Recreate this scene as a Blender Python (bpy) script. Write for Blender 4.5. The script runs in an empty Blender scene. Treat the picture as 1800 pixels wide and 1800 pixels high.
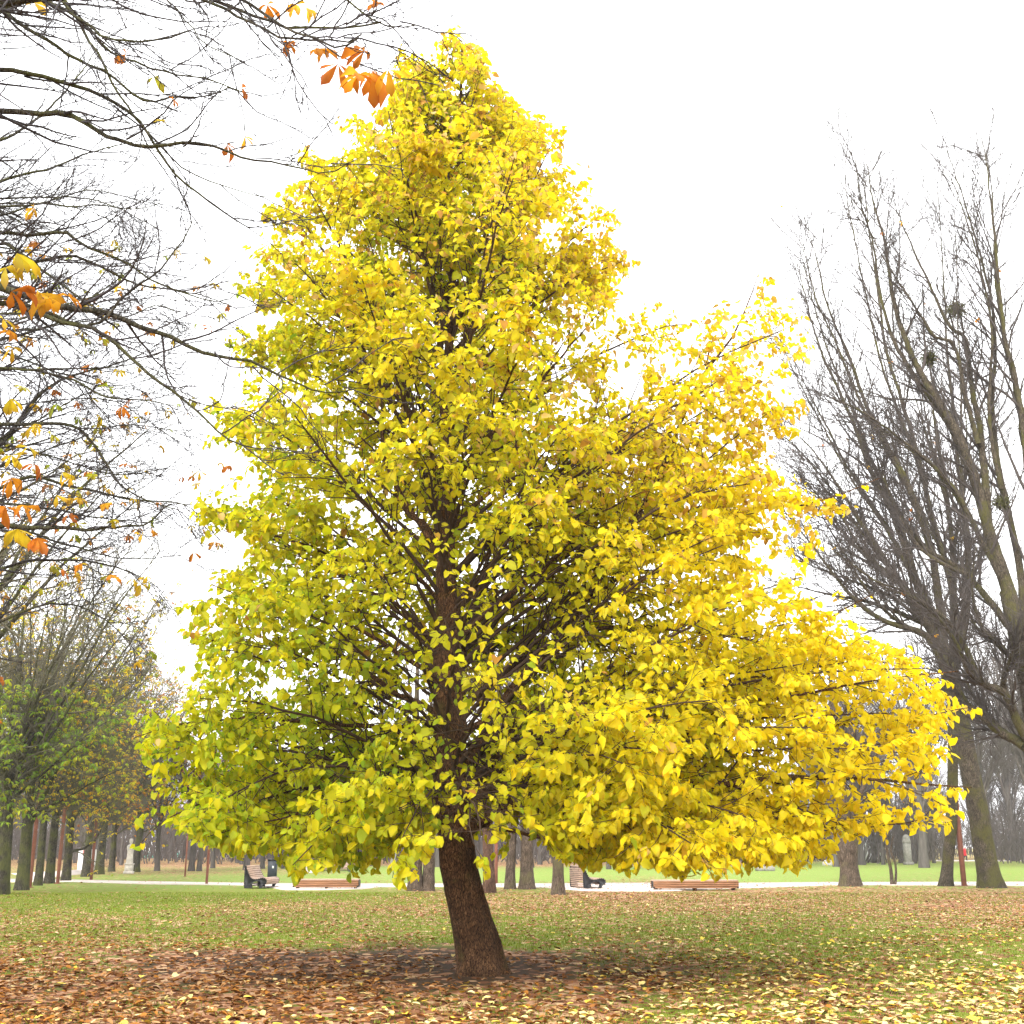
import bpy, math, random
import numpy as np
from mathutils import Vector

random.seed(5)
rng = np.random.default_rng(11)
scene = bpy.context.scene
COL = scene.collection

# ------------------------------------------------------------------ camera
FPX = 2090.0
PITCH = math.atan(590 / FPX)
CH = 1.6
cp, sp = math.cos(PITCH), math.sin(PITCH)


def ray(px, py):
    x = (px - 900) / FPX
    y = (900 - py) / FPX
    return np.array([x, cp - y * sp, sp + y * cp])


def at(px, py, Y):
    d = ray(px, py)
    return np.array([0, 0, CH]) + d * (Y / d[1])


def gnd(px, py, z=0.0):
    d = ray(px, py)
    return np.array([0, 0, CH]) + d * ((z - CH) / d[2])


def proj(P):
    P = np.asarray(P, float)
    r = P - np.array([0, 0, CH])
    zc = np.maximum(r[..., 1] * cp + r[..., 2] * sp, 0.05)
    yc = -r[..., 1] * sp + r[..., 2] * cp
    return 900 + FPX * r[..., 0] / zc, 900 - FPX * yc / zc


def depth(P):
    return P[1] * cp + (P[2] - CH) * sp


cam = bpy.data.cameras.new('camera')
cam_o = bpy.data.objects.new('camera', cam)
COL.objects.link(cam_o)
cam_o.location = (0, 0, CH)
cam_o.rotation_euler = (math.pi / 2 + PITCH, 0, 0)
cam.sensor_width = 36
cam.sensor_fit = 'HORIZONTAL'
cam.lens = 36 * FPX / 1800
cam.clip_start = 0.05
cam.clip_end = 6000
scene.camera = cam_o

# ------------------------------------------------------------------ helpers


def unit(v):
    return v / np.maximum(np.linalg.norm(v, axis=-1, keepdims=True), 1e-9)


def tag(o, label=None, cat=None, group=None, kind=None):
    if label:
        o['label'] = label
    if cat:
        o['category'] = cat
    if group:
        o['group'] = group
    if kind:
        o['kind'] = kind
    return o


def empty(name, loc, label=None, cat=None, group=None, rz=0.0):
    o = bpy.data.objects.new(name, None)
    COL.objects.link(o)
    o.location = loc
    o.rotation_euler = (0, 0, rz)
    o.empty_display_size = 0.3
    return tag(o, label, cat, group)


def make_mesh(name, V, faces, col=None, smooth=False):
    """faces: list of int arrays (M,k)."""
    me = bpy.data.meshes.new(name)
    V = np.ascontiguousarray(V, dtype=np.float32)
    faces = [np.asarray(f, dtype=np.int32) for f in faces if len(f)]
    me.vertices.add(len(V))
    me.vertices.foreach_set('co', V.ravel())
    tot = np.concatenate([np.full(len(f), f.shape[1], np.int32) for f in faces])
    loops = np.concatenate([f.ravel() for f in faces])
    start = np.concatenate([[0], np.cumsum(tot)[:-1]]).astype(np.int32)
    me.loops.add(len(loops))
    me.loops.foreach_set('vertex_index', loops)
    me.polygons.add(len(tot))
    me.polygons.foreach_set('loop_start', start)
    me.polygons.foreach_set('loop_total', tot)
    if smooth:
        me.polygons.foreach_set('use_smooth', np.ones(len(tot), dtype=bool))
    me.update(calc_edges=True)
    if col is not None:
        a = me.color_attributes.new('Col', 'FLOAT_COLOR', 'POINT')
        c = np.ones((len(V), 4), np.float32)
        c[:, :3] = col
        a.data.foreach_set('color', c.ravel())
    return me


def link(name, me, mat, parent=None, world=True):
    o = bpy.data.objects.new(name, me)
    COL.objects.link(o)
    if mat is not None and len(me.materials) == 0:
        me.materials.append(mat)
    if parent is not None:
        o.parent = parent
        if world:                      # geometry given in world coordinates
            o.location = -Vector(parent.location)
    return o


class MB:
    """collects simple shapes into one mesh"""

    def __init__(s):
        s.V = []
        s.F = {}
        s.n = 0

    def add(s, V, faces):
        V = np.asarray(V, float)
        for f in faces:
            f = list(f)
            s.F.setdefault(len(f), []).append([i + s.n for i in f])
        s.V.append(V)
        s.n += len(V)

    def arr(s, V, F):
        s.F.setdefault(F.shape[1], []).extend((F + s.n).tolist())
        s.V.append(V)
        s.n += len(V)

    def box(s, c, size, rz=0.0, bev=0.0, rx=0.0):
        hx, hy, hz = [q / 2 for q in size]
        b = min(bev, hx * .45, hy * .45, hz * .45)
        if b <= 0:
            P = [(x, y, z) for z in (-hz, hz) for y in (-hy, hy) for x in (-hx, hx)]
            F = [(0, 2, 3, 1), (4, 5, 7, 6), (0, 1, 5, 4), (2, 6, 7, 3), (0, 4, 6, 2), (1, 3, 7, 5)]
        else:
            def ring(k, z):
                x, y = hx - k, hy - k
                return [(-x + b, -y, z), (x - b, -y, z), (x, -y + b, z), (x, y - b, z), (x - b, y, z), (-x + b, y, z), (-x, y - b, z), (-x, -y + b, z)]
            P = ring(b, -hz) + ring(0, -hz + b) + ring(0, hz - b) + ring(b, hz)
            F = [tuple(reversed(range(8))), tuple(range(24, 32))]
            for r in range(3):
                for i in range(8):
                    j = (i + 1) % 8
                    F.append((r * 8 + i, r * 8 + j, r * 8 + 8 + j, r * 8 + 8 + i))
        P = np.array(P)
        if rx:
            c_, s_ = math.cos(rx), math.sin(rx)
            P = P @ np.array([[1, 0, 0], [0, c_, s_], [0, -s_, c_]])
        c_, s_ = math.cos(rz), math.sin(rz)
        P = P @ np.array([[c_, s_, 0], [-s_, c_, 0], [0, 0, 1]])
        s.add(P + np.array(c), F)

    def lathe(s, prof, c=(0, 0, 0), n=14, sq=1.0):
        V = []
        for r, z in prof:
            for k in range(n):
                a = 2 * math.pi * k / n
                V.append((c[0] + r * math.cos(a), c[1] + r * sq * math.sin(a), c[2] + z))
        F = []
        for i in range(len(prof) - 1):
            for k in range(n):
                j = (k + 1) % n
                F.append((i * n + k, i * n + j, i * n + n + j, i * n + n + k))
        F.append(tuple(reversed(range(n))))
        F.append(tuple(range((len(prof) - 1) * n, len(prof) * n)))
        s.add(V, F)

    def mesh(s, name, smooth=False):
        return make_mesh(name, np.concatenate(s.V), [np.array(f) for f in s.F.values()], smooth=smooth)

    def build(s, name, mat, parent=None, smooth=False):
        return link(name, s.mesh(name, smooth), mat, parent, world=False)


def tubes(pts, rad, sides):
    """pts (B,n,3) rad (B,n) -> V, quads"""
    B, n, _ = pts.shape
    T = np.empty_like(pts)
    T[:, 1:-1] = pts[:, 2:] - pts[:, :-2]
    T[:, 0] = pts[:, 1] - pts[:, 0]
    T[:, -1] = pts[:, -1] - pts[:, -2]
    T = unit(T)
    m = unit(pts[:, -1] - pts[:, 0])
    ref = np.where(np.abs(m[:, 2:3]) > 0.75, np.array([[1., 0, 0]]), np.array([[0, 0, 1.]]))
    U = unit(np.cross(T, ref[:, None, :]))
    W = np.cross(T, U)
    a = np.arange(sides) * 2 * math.pi / sides
    V = pts[:, :, None, :] + rad[:, :, None, None] * (np.cos(a)[None, None, :, None] * U[:, :, None, :] + np.sin(a)[None, None, :, None] * W[:, :, None, :])
    base = (np.arange(B) * n * sides)[:, None, None] + (np.arange(n - 1) * sides)[None, :, None]
    k = np.arange(sides)[None, None, :]
    kn = (np.arange(sides) + 1) % sides
    kn = kn[None, None, :]
    F = np.stack([base + k, base + kn, base + sides + kn, base + sides + k], -1).reshape(-1, 4)
    return V.reshape(-1, 3), F


def cat_geo(parts):
    V = []
    F = []
    n = 0
    for v, f in parts:
        V.append(v)
        F.append(f + n)
        n += len(v)
    return np.concatenate(V), np.concatenate(F)


def grow(P0, D, L, R0, R1, n, wob, grav=0.0):
    B = len(P0)
    pts = np.empty((B, n + 1, 3))
    pts[:, 0] = P0
    D = unit(D)
    g = np.zeros(3)
    for i in range(n):
        g[2] = grav if np.isscalar(grav) else 0
        D = unit(D + rng.normal(size=(B, 3)) * wob + g)
        pts[:, i + 1] = pts[:, i] + D * (L / n)[:, None]
    t = np.linspace(0, 1, n + 1)[None]
    rad = np.asarray(R0)[:, None] * (1 - t) + np.asarray(R1)[:, None] * t
    return pts, rad


def kids(pts, rad, k, t0, t1, ang, flat=1.0, up=0.0, angj=0.25):
    """positions, directions, t, radii, parent index of k children per branch"""
    B, n1, _ = pts.shape
    t = t0 + (t1 - t0) * (np.arange(k)[None] + rng.random((B, k))) / k
    f = t * (n1 - 1)
    i = np.minimum(f.astype(int), n1 - 2)
    w = f - i
    b = np.arange(B)[:, None]
    p = pts[b, i] * (1 - w)[..., None] + pts[b, i + 1] * w[..., None]
    T = unit(pts[b, i + 1] - pts[b, i])
    r = rad[b, i] * (1 - w) + rad[b, i + 1] * w
    q = rng.normal(size=(B, k, 3))
    q[..., 2] *= flat
    q = q - T * (q * T).sum(-1, keepdims=True)
    q[..., 2] += up
    q = unit(q)
    a = ang + rng.normal(size=(B, k)) * angj
    d = np.cos(a)[..., None] * T + np.sin(a)[..., None] * q
    par = np.broadcast_to(b, (B, k))
    return p.reshape(-1, 3), d.reshape(-1, 3), t.ravel(), r.ravel(), par.ravel()


def smooth_poly(P, n):
    """Catmull-Rom resample of a polyline (m,k) to n+1 points"""
    P = np.asarray(P, float)
    m = len(P)
    s = np.concatenate([[0], np.cumsum(np.linalg.norm(np.diff(P[:, :3], axis=0), axis=1))])
    u = np.linspace(0, s[-1], n + 1)
    i = np.clip(np.searchsorted(s, u, side='right') - 1, 0, m - 2)
    w = ((u - s[i]) / np.maximum(s[i + 1] - s[i], 1e-9))[:, None]
    p0 = P[np.maximum(i - 1, 0)]
    p1 = P[i]
    p2 = P[i + 1]
    p3 = P[np.minimum(i + 2, m - 1)]
    return .5 * ((2 * p1) + (-p0 + p2) * w + (2 * p0 - 5 * p1 + 4 * p2 - p3) * w ** 2 + (-p0 + 3 * p1 - 3 * p2 + p3) * w ** 3)


# leaf shapes: 9 vertices, 4 quads.  x across, y along, z up
def leaf_template(w1, w2, w3, y1, y2, y3, fold=0.12):
    return np.array([[0, 0, 0], [0, .5, 0], [0, 1, 0],
                     [-w1, y1, fold * w1 * 2], [-w2, y2, fold * w2 * 2], [-w3, y3, fold * w3 * 2],
                     [w1, y1, fold * w1 * 2], [w2, y2, fold * w2 * 2], [w3, y3, fold * w3 * 2]])


LQ = np.array([[0, 1, 4, 3], [1, 2, 5, 4], [0, 6, 7, 1], [1, 7, 8, 2]])
HAZEL = leaf_template(.31, .45, .24, -.05, .40, .80, .2)
HAZEL_B = leaf_template(.34, .42, .22, .05, .36, .74)
LEAFLET = leaf_template(.06, .15, .19, .22, .52, .78, .25)
FLAT = leaf_template(.30, .44, .28, -.02, .42, .80, .35)


def leaves(P, D, N, S, tmpl, curl, width=1.0, fold=(-.4, 2.6)):
    """P (M,3) petiole end, D tip direction, N approx normal, S length, curl (M,)"""
    M = len(P)
    D = unit(D)
    X = unit(np.cross(D, N))
    Z = np.cross(X, D)
    t = tmpl[None] * np.ones((M, 1, 1))
    y = t[..., 1]
    z = t[..., 2] * rng.uniform(*fold, (M, 1)) - curl[:, None] * y ** 2
    x = t[..., 0] * (width if np.isscalar(width) else width[:, None])
    V = P[:, None] + S[:, None, None] * (x[..., None] * X[:, None] + y[..., None] * D[:, None] + z[..., None] * Z[:, None])
    F = (np.arange(M) * 9)[:, None, None] + LQ[None]
    return V.reshape(-1, 3), F.reshape(-1, 4)


def in_poly(px, py, poly):
    poly = np.asarray(poly, float)
    ins = np.zeros(len(px), bool)
    j = len(poly) - 1
    for i in range(len(poly)):
        xi, yi = poly[i]
        xj, yj = poly[j]
        c = ((yi > py) != (yj > py)) & (px < (xj - xi) * (py - yi) / (yj - yi + 1e-9) + xi)
        ins ^= c
        j = i
    return ins


# ------------------------------------------------------------------ materials
def srgb(r, g, b):
    return tuple(((c / 255) / 12.92 if c / 255 < .04045 else ((c / 255 + .055) / 1.055) ** 2.4) for c in (r, g, b))


def new_mat(name):
    m = bpy.data.materials.new(name)
    m.use_nodes = True
    nt = m.node_tree
    for n in list(nt.nodes):
        if n.type != 'OUTPUT_MATERIAL':
            nt.nodes.remove(n)
    out = [n for n in nt.nodes if n.type == 'OUTPUT_MATERIAL'][0]
    return m, nt, out


def nd(nt, typ, **kw):
    n = nt.nodes.new(typ)
    for k, v in kw.items():
        setattr(n, k, v)
    return n


def mixc(nt, fac, a, b, blend='MIX'):
    n = nd(nt, 'ShaderNodeMix', data_type='RGBA', blend_type=blend)
    for sock, v in ((n.inputs['Factor'], fac), (n.inputs[6], a), (n.inputs[7], b)):
        if hasattr(v, 'is_output') or hasattr(v, 'links'):
            nt.links.new(v, sock)
        elif isinstance(v, (int, float)):
            sock.default_value = v
        else:
            sock.default_value = (*v, 1)
    return n.outputs[2]


def ramp(nt, fac, stops):
    n = nd(nt, 'ShaderNodeValToRGB')
    el = n.color_ramp.elements
    while len(el) < len(stops):
        el.new(.5)
    for e, (p, c) in zip(el, stops):
        e.position = p
        e.color = (*c, 1) if len(c) == 3 else c
    nt.links.new(fac, n.inputs[0])
    return n.outputs[0]


def noise(nt, vec, scale, detail=4, rough=.55, out='Fac'):
    n = nd(nt, 'ShaderNodeTexNoise')
    n.inputs['Scale'].default_value = scale
    n.inputs['Detail'].default_value = detail
    n.inputs['Roughness'].default_value = rough
    if vec is not None:
        nt.links.new(vec, n.inputs['Vector'])
    return n.outputs[out]


def mapping(nt, vec, scale):
    n = nd(nt, 'ShaderNodeMapping')
    n.inputs['Scale'].default_value = scale
    nt.links.new(vec, n.inputs['Vector'])
    return n.outputs[0]


def bsdf(nt, out, color, rough=.8, spec=.3, bump=None, bstr=.5, bdist=.02):
    p = nd(nt, 'ShaderNodeBsdfPrincipled')
    if hasattr(color, 'links'):
        nt.links.new(color, p.inputs['Base Color'])
    else:
        p.inputs['Base Color'].default_value = (*color, 1)
    p.inputs['Roughness'].default_value = rough
    p.inputs['Specular IOR Level'].default_value = spec
    if bump is not None:
        b = nd(nt, 'ShaderNodeBump')
        b.inputs['Strength'].default_value = bstr
        b.inputs['Distance'].default_value = bdist
        nt.links.new(bump, b.inputs['Height'])
        nt.links.new(b.outputs[0], p.inputs['Normal'])
    nt.links.new(p.outputs[0], out.inputs['Surface'])
    return p


def leaf_mat(name, trans=.45, rough=.55, mottle=12.0, spec=.25):
    m, nt, out = new_mat(name)
    a = nd(nt, 'ShaderNodeAttribute', attribute_name='Col')
    tc = nd(nt, 'ShaderNodeTexCoord')
    nz = noise(nt, tc.outputs['Object'], mottle, 3)
    c = mixc(nt, nz, a.outputs['Color'], (.62, .62, .62), 'MULTIPLY')
    c2 = mixc(nt, .35, a.outputs['Color'], c)
    p = bsdf(nt, out, c2, rough, spec)
    t = nd(nt, 'ShaderNodeBsdfTranslucent')
    nt.links.new(c2, t.inputs['Color'])
    mx = nd(nt, 'ShaderNodeMixShader')
    mx.inputs[0].default_value = trans
    nt.links.new(p.outputs[0], mx.inputs[1])
    nt.links.new(t.outputs[0], mx.inputs[2])
    nt.links.new(mx.outputs[0], out.inputs['Surface'])
    return m


def bark_mat(name, dark, light, moss=None, mossamt=.5, vs=(14, 14, 2.2), bstr=1.0, bdist=.03):
    m, nt, out = new_mat(name)
    tc = nd(nt, 'ShaderNodeTexCoord')
    wob = nd(nt, 'ShaderNodeMixRGB', blend_type='LINEAR_LIGHT')
    wob.inputs[0].default_value = .05
    nt.links.new(tc.outputs['Object'], wob.inputs[1])
    nt.links.new(noise(nt, tc.outputs['Object'], 5.0, 3, out='Color'), wob.inputs[2])
    mp = mapping(nt, wob.outputs[0], vs)
    n1 = noise(nt, mp, 1.6, 8, .68)
    v = nd(nt, 'ShaderNodeTexVoronoi', feature='DISTANCE_TO_EDGE')
    v.inputs['Scale'].default_value = 1.7
    v.inputs['Randomness'].default_value = 1.0
    nt.links.new(mp, v.inputs['Vector'])
    vr = ramp(nt, v.outputs['Distance'], [(0, (.45, .45, .45)), (.16, (1, 1, 1))])
    h = nd(nt, 'ShaderNodeMath', operation='MULTIPLY')
    nt.links.new(n1, h.inputs[0])
    nt.links.new(vr, h.inputs[1])
    c = ramp(nt, h.outputs[0], [(.22, dark), (.48, tuple(.35 * q + .65 * w_ for q, w_ in zip(light, dark))), (.68, light)])
    big = noise(nt, tc.outputs['Object'], 1.6, 4)
    patch = ramp(nt, noise(nt, tc.outputs['Object'], 3.3, 5), [(.35, (.62, .60, .58)), (.65, (1.1, 1.1, 1.1))])
    c = mixc(nt, 1.0, c, patch, 'MULTIPLY')
    if moss is not None:
        f = ramp(nt, big, [(.62 - .3 * mossamt, (0, 0, 0)), (.72 - .2 * mossamt, (1, 1, 1))])
        f2 = nd(nt, 'ShaderNodeMath', operation='MULTIPLY')
        nt.links.new(f, f2.inputs[0])
        nt.links.new(ramp(nt, n1, [(.3, (.25, .25, .25)), (.6, (.95, .95, .95))]), f2.inputs[1])
        c = mixc(nt, f2.outputs[0], c, moss)
    bsdf(nt, out, c, .9, .15, h.outputs[0], bstr, bdist)
    return m


def plain_mat(name, c, rough=.7, var=.25, scale=6, spec=.3, stretch=None):
    m, nt, out = new_mat(name)
    tc = nd(nt, 'ShaderNodeTexCoord')
    vec = tc.outputs['Object']
    if stretch:
        vec = mapping(nt, vec, stretch)
    nz = noise(nt, vec, scale, 6, .65)
    dk = tuple(q * (1 - var) for q in c)
    lt = tuple(min(1, q * (1 + var)) for q in c)
    bsdf(nt, out, ramp(nt, nz, [(.3, dk), (.7, lt)]), rough, spec, nz, .2, .01)
    return m


M = {}
M['hazel_leaf'] = leaf_mat('hazel_leaf', .64)
M['chestnut_leaf'] = leaf_mat('chestnut_leaf', .6)
M['litter_leaf'] = leaf_mat('litter_leaf', .12, .95, spec=.04)
M['grass_blade'] = leaf_mat('grass_blade', .35, .95, 3.0, spec=.04)
M['hazel_bark'] = bark_mat('hazel_bark', (.012, .006, .003), (.32, .165, .08), moss=(.085, .070, .018), mossamt=.1, vs=(34, 34, 7))
M['hazel_twig'] = plain_mat('hazel_twig', (.045, .026, .015), .85)
M['twig_dark'] = plain_mat('twig_dark', (.034, .029, .030), .85)
M['twig_maple'] = plain_mat('twig_maple', (.058, .048, .043), .9)
M['twig_olive'] = plain_mat('twig_olive', (.105, .095, .060), .9)
M['twig_grey'] = plain_mat('twig_grey', (.085, .073, .064), .9)
M['chestnut_bark'] = bark_mat('chestnut_bark', (.022, .020, .014), (.12, .105, .075), moss=(.07, .075, .02), mossamt=.6, vs=(15, 15, 3))
M['maple_bark'] = bark_mat('maple_bark', (.035, .028, .02), (.17, .14, .10), moss=(.075, .072, .018), mossamt=.5, vs=(14, 14, 3.5))
M['grey_bark'] = bark_mat('grey_bark', (.04, .029, .021), (.27, .20, .145), moss=(.10, .09, .04), mossamt=.2, vs=(20, 20, 1.7))
M['red_bark'] = bark_mat('red_bark', (.05, .028, .018), (.22, .125, .085), vs=(16, 16, 2))
M['corten'] = plain_mat('corten', (.19, .072, .046), .8, .25, 5)
M['bench_wood'] = plain_mat('bench_wood', (.24, .115, .055), .7, .4, 2, stretch=(1, 9, 9))
M['bench_wood_pale'] = plain_mat('bench_wood_pale', (.36, .25, .185), .75, .3, 2, stretch=(9, 1, 9))
M['black_metal'] = plain_mat('black_metal', (.012, .012, .013), .5, .2)
M['bin_metal'] = plain_mat('bin_metal', (.03, .036, .045), .45, .2)
M['stone'] = plain_mat('stone', (.42, .39, .34), .9, .3, 5)
M['stone_grey'] = plain_mat('stone_grey', (.22, .21, .18), .9, .35, 5)
M['white_wall'] = plain_mat('white_wall', (.74, .74, .74), .8, .08, .6)
M['teal_panel'] = plain_mat('teal_panel', (.16, .42, .36), .7, .15, .8)
M['red_panel'] = plain_mat('red_panel', (.55, .05, .04), .6, .1)
M['cream'] = plain_mat('cream', (.66, .58, .40), .8, .1)
M['dark_glass'] = plain_mat('dark_glass', (.10, .11, .12), .3, .2)
M['roof_grey'] = plain_mat('roof_grey', (.12, .11, .11), .8, .2)
M['red_coat'] = plain_mat('red_coat', (.60, .02, .03), .8, .2)
M['skin'] = plain_mat('skin', (.50, .30, .22), .6, .1)
M['white_wool'] = plain_mat('white_wool', (.75, .73, .70), .9, .1)
M['dark_cloth'] = plain_mat('dark_cloth', (.03, .03, .035), .9, .2)
M['mistletoe'] = plain_mat('mistletoe', (.085, .085, .03), .8, .3)

# ------------------------------------------------------------------ ground fields (litter, soil, yellow leaves), given where they lie on the lawn
CTRL = np.array([
    (0, 1800, 1, .2, .12), (450, 1800, 1, .1, .25), (900, 1800, .95, 0, .45), (1350, 1800, .75, 0, .85), (1800, 1800, .7, 0, 1),
    (0, 1750, .9, .45, .05), (450, 1750, .9, .4, .16), (900, 1750, .8, .35, .3), (1350, 1750, .75, .1, .65), (1800, 1750, .6, 0, .9),
    (0, 1710, .8, .3, .02), (450, 1710, .6, .8, .05), (850, 1712, .35, 1, .1), (1100, 1710, .6, .5, .35), (1350, 1710, .6, .25, .6), (1800, 1710, .5, 0, .75),
    (0, 1682, .75, .2, 0), (450, 1685, .5, .7, .03), (850, 1688, .4, .8, .1), (1100, 1685, .5, .4, .3), (1400, 1680, .35, 0, .5), (1800, 1680, .35, 0, .6),
    (0, 1650, .5, 0, 0), (450, 1655, .35, 0, 0), (900, 1655, .22, 0, .05), (1350, 1650, .2, 0, .2), (1800, 1650, .4, 0, .3),
    (0, 1620, .5, 0, 0), (450, 1620, .4, 0, 0), (900, 1620, .4, 0, .04), (1350, 1620, .45, .05, .06), (1800, 1620, .75, .1, .1),
    (0, 1590, .25, 0, 0), (250, 1590, .12, 0, 0), (450, 1593, .6, 0, 0), (700, 1590, .65, .1, 0), (900, 1590, .75, .1, 0), (1350, 1590, .85, .1, 0), (1800, 1590, .9, .2, .05),
    (0, 1570, .2, 0, 0), (250, 1570, .03, 0, 0), (450, 1572, .05, 0, 0), (620, 1572, .15, 0, 0), (800, 1572, .6, .2, 0), (1100, 1572, .95, .2, 0), (1350, 1572, .75, .1, 0), (1800, 1570, .75, .2, 0),
    (0, 1556, .2, .2, 0), (450, 1558, .05, 0, 0), (900, 1562, .4, .1, 0), (1200, 1562, .6, 0, 0), (1800, 1556, .3, 0, 0),
    (0, 1543, .4, 0, 0), (250, 1545, .25, 0, 0), (500, 1545, .08, 0, 0), (900, 1545, .02, 0, 0), (1400, 1545, .05, 0, 0), (1800, 1545, .08, 0, 0),
    (150, 1530, .7, 0, 0), (300, 1532, .6, 0, 0), (450, 1530, .5, 0, 0), (650, 1528, .05, 0, 0), (1100, 1530, 0, 0, 0), (1400, 1530, .0, 0, 0), (1800, 1530, .05, 0, 0),
    (100, 1520, .9, 0, 0), (300, 1520, .95, 0, 0), (600, 1518, .95, 0, 0), (900, 1518, .95, 0, 0), (1250, 1518, .95, 0, 0), (1450, 1520, .1, 0, 0), (1800, 1518, .2, 0, 0),
    (0, 1508, .9, .1, 0), (600, 1508, .95, 0, 0), (1200, 1508, .95, 0, 0), (1500, 1511, .6, 0, 0), (1800, 1509, .8, 0, 0), (900, 1495, .8, .1, 0)], float)


def fields(X, Y):
    Y = np.maximum(Y, 3.0)
    px, py = proj(np.stack([X, Y, np.zeros_like(X)], -1))
    px = np.clip(px, -300, 2100)
    py = np.clip(py, 1493, 1850)
    res = np.zeros((3, len(px)))
    wsum = np.zeros(len(px))
    for cx, cy, a, b, c in CTRL:
        sy = 2.2 + max(cy - 1500, 0) * .14
        w = 1.0 / (((px - cx) / 150) ** 2 + ((py - cy) / sy) ** 2 + .12) ** 2.2
        wsum += w
        res[0] += w * a
        res[1] += w * b
        res[2] += w * c
    return res / wsum


def lumps(X, Y, f, seed, ph=0):
    r = np.random.default_rng(seed)
    s = np.zeros_like(X)
    for _ in range(9):
        a = r.random() * 2 * math.pi
        k = f * (0.5 + 1.6 * r.random())
        s += np.sin((X * math.cos(a) + Y * math.sin(a)) * k + r.random() * 7 + 1.3 * np.sin(X * k * .37 + r.random() * 7))
    return s / 9


def build_ground():
    ys = np.concatenate([[-60, -30, -10, 0, 5, 8], np.arange(10, 24, .22), np.arange(24, 46, .45), np.arange(46, 100, 1.2), np.arange(100, 180, 5), [200, 260, 400, 700, 1200, 2400]])
    xs = np.concatenate([[-2400, -900, -300, -150, -90, -60, -45, -35], np.arange(-28, 28.1, .4), [35, 45, 60, 90, 150, 300, 900, 2400]])
    X, Y = np.meshgrid(xs, ys)
    nx, ny = len(xs), len(ys)
    Z = np.zeros_like(X)
    Xf, Yf = X.ravel(), Y.ravel()
    L, S, YL = fields(Xf, Yf)
    near = (np.abs(Xf) < 40) & (Yf > -5) & (Yf < 90)
    Zf = np.where(near, lumps(Xf, Yf, .9, 3) * .022, 0)
    V = np.stack([Xf, Yf, Zf], -1)
    i = (np.arange(ny - 1)[:, None] * nx + np.arange(nx - 1)[None]).ravel()
    F = np.stack([i, i + 1, i + nx + 1, i + nx], -1)
    fresh = np.clip((Yf - 47) / 8, 0, 1)
    me = make_mesh('ground', V, [F], smooth=True)
    for nm, d in (('litter', L), ('soil', S), ('yellow', YL), ('fresh', fresh)):
        a = me.attributes.new(nm, 'FLOAT', 'POINT')
        a.data.foreach_set('value', d.astype(np.float32))
    m, nt, out = new_mat('lawn')
    tc = nd(nt, 'ShaderNodeTexCoord').outputs['Object']
    A = {k: nd(nt, 'ShaderNodeAttribute', attribute_name=k).outputs['Fac'] for k in ('litter', 'soil', 'yellow', 'fresh')}
    n_big = noise(nt, tc, .55, 5, .6)
    n_mid = noise(nt, tc, 3.0, 5, .6)
    n_fine = noise(nt, tc, 30.0, 3, .7)
    g1 = ramp(nt, n_fine, [(.3, (.075, .098, .010)), (.7, (.21, .245, .030))])
    g2 = ramp(nt, n_fine, [(.3, (.12, .18, .030)), (.7, (.25, .33, .07))])
    grass = mixc(nt, A['fresh'], g1, g2)
    grass = mixc(nt, ramp(nt, n_mid, [(.5, (0, 0, 0)), (.75, (.5, .5, .5))]), grass, (.20, .19, .055))
    soil = ramp(nt, n_fine, [(.25, (.030, .017, .008)), (.8, (.10, .060, .032))])
    base = mixc(nt, ramp(nt, A['soil'], [(.15, (0, 0, 0)), (.6, (1, 1, 1))]), grass, soil)
    # small leaf specks
    vo = nd(nt, 'ShaderNodeTexVoronoi')
    vo.inputs['Scale'].default_value = 8.5
    nt.links.new(mapping(nt, tc, (1.0, .62, 1)), vo.inputs['Vector'])
    sep = nd(nt, 'ShaderNodeSeparateColor')
    nt.links.new(vo.outputs['Color'], sep.inputs[0])
    leafc = ramp(nt, sep.outputs[0], [(0, (.075, .030, .014)), (.3, (.19, .078, .036)), (.6, (.30, .145, .075)), (.85, (.42, .25, .15)), (1, (.50, .35, .19))])
    ad = nd(nt, 'ShaderNodeMath', operation='MULTIPLY_ADD')
    nt.links.new(n_big, ad.inputs[0])
    ad.inputs[1].default_value = .9
    ad.inputs[2].default_value = -.47
    cov = nd(nt, 'ShaderNodeMath', operation='ADD')
    nt.links.new(A['litter'], cov.inputs[0])
    nt.links.new(ad.outputs[0], cov.inputs[1])
    ad2 = nd(nt, 'ShaderNodeMath', operation='MULTIPLY_ADD')
    nt.links.new(n_mid, ad2.inputs[0])
    ad2.inputs[1].default_value = .8
    ad2.inputs[2].default_value = -.42
    cov2 = nd(nt, 'ShaderNodeMath', operation='ADD')
    nt.links.new(cov.outputs[0], cov2.inputs[0])
    nt.links.new(ad2.outputs[0], cov2.inputs[1])
    gt = nd(nt, 'ShaderNodeMath', operation='GREATER_THAN')
    nt.links.new(cov2.outputs[0], gt.inputs[0])
    nt.links.new(sep.outputs[1], gt.inputs[1])
    c = mixc(nt, gt.outputs[0], base, leafc)
    hgt = nd(nt, 'ShaderNodeMath', operation='ADD')
    nt.links.new(n_fine, hgt.inputs[0])
    nt.links.new(sep.outputs[2], hgt.inputs[1])
    bsdf(nt, out, c, .95, .1, hgt.outputs[0], .7, .03)
    o = link('ground', me, m)
    tag(o, 'leaf strewn park lawn with bare soil around the yellow tree', 'ground', kind='structure')


build_ground()


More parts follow.
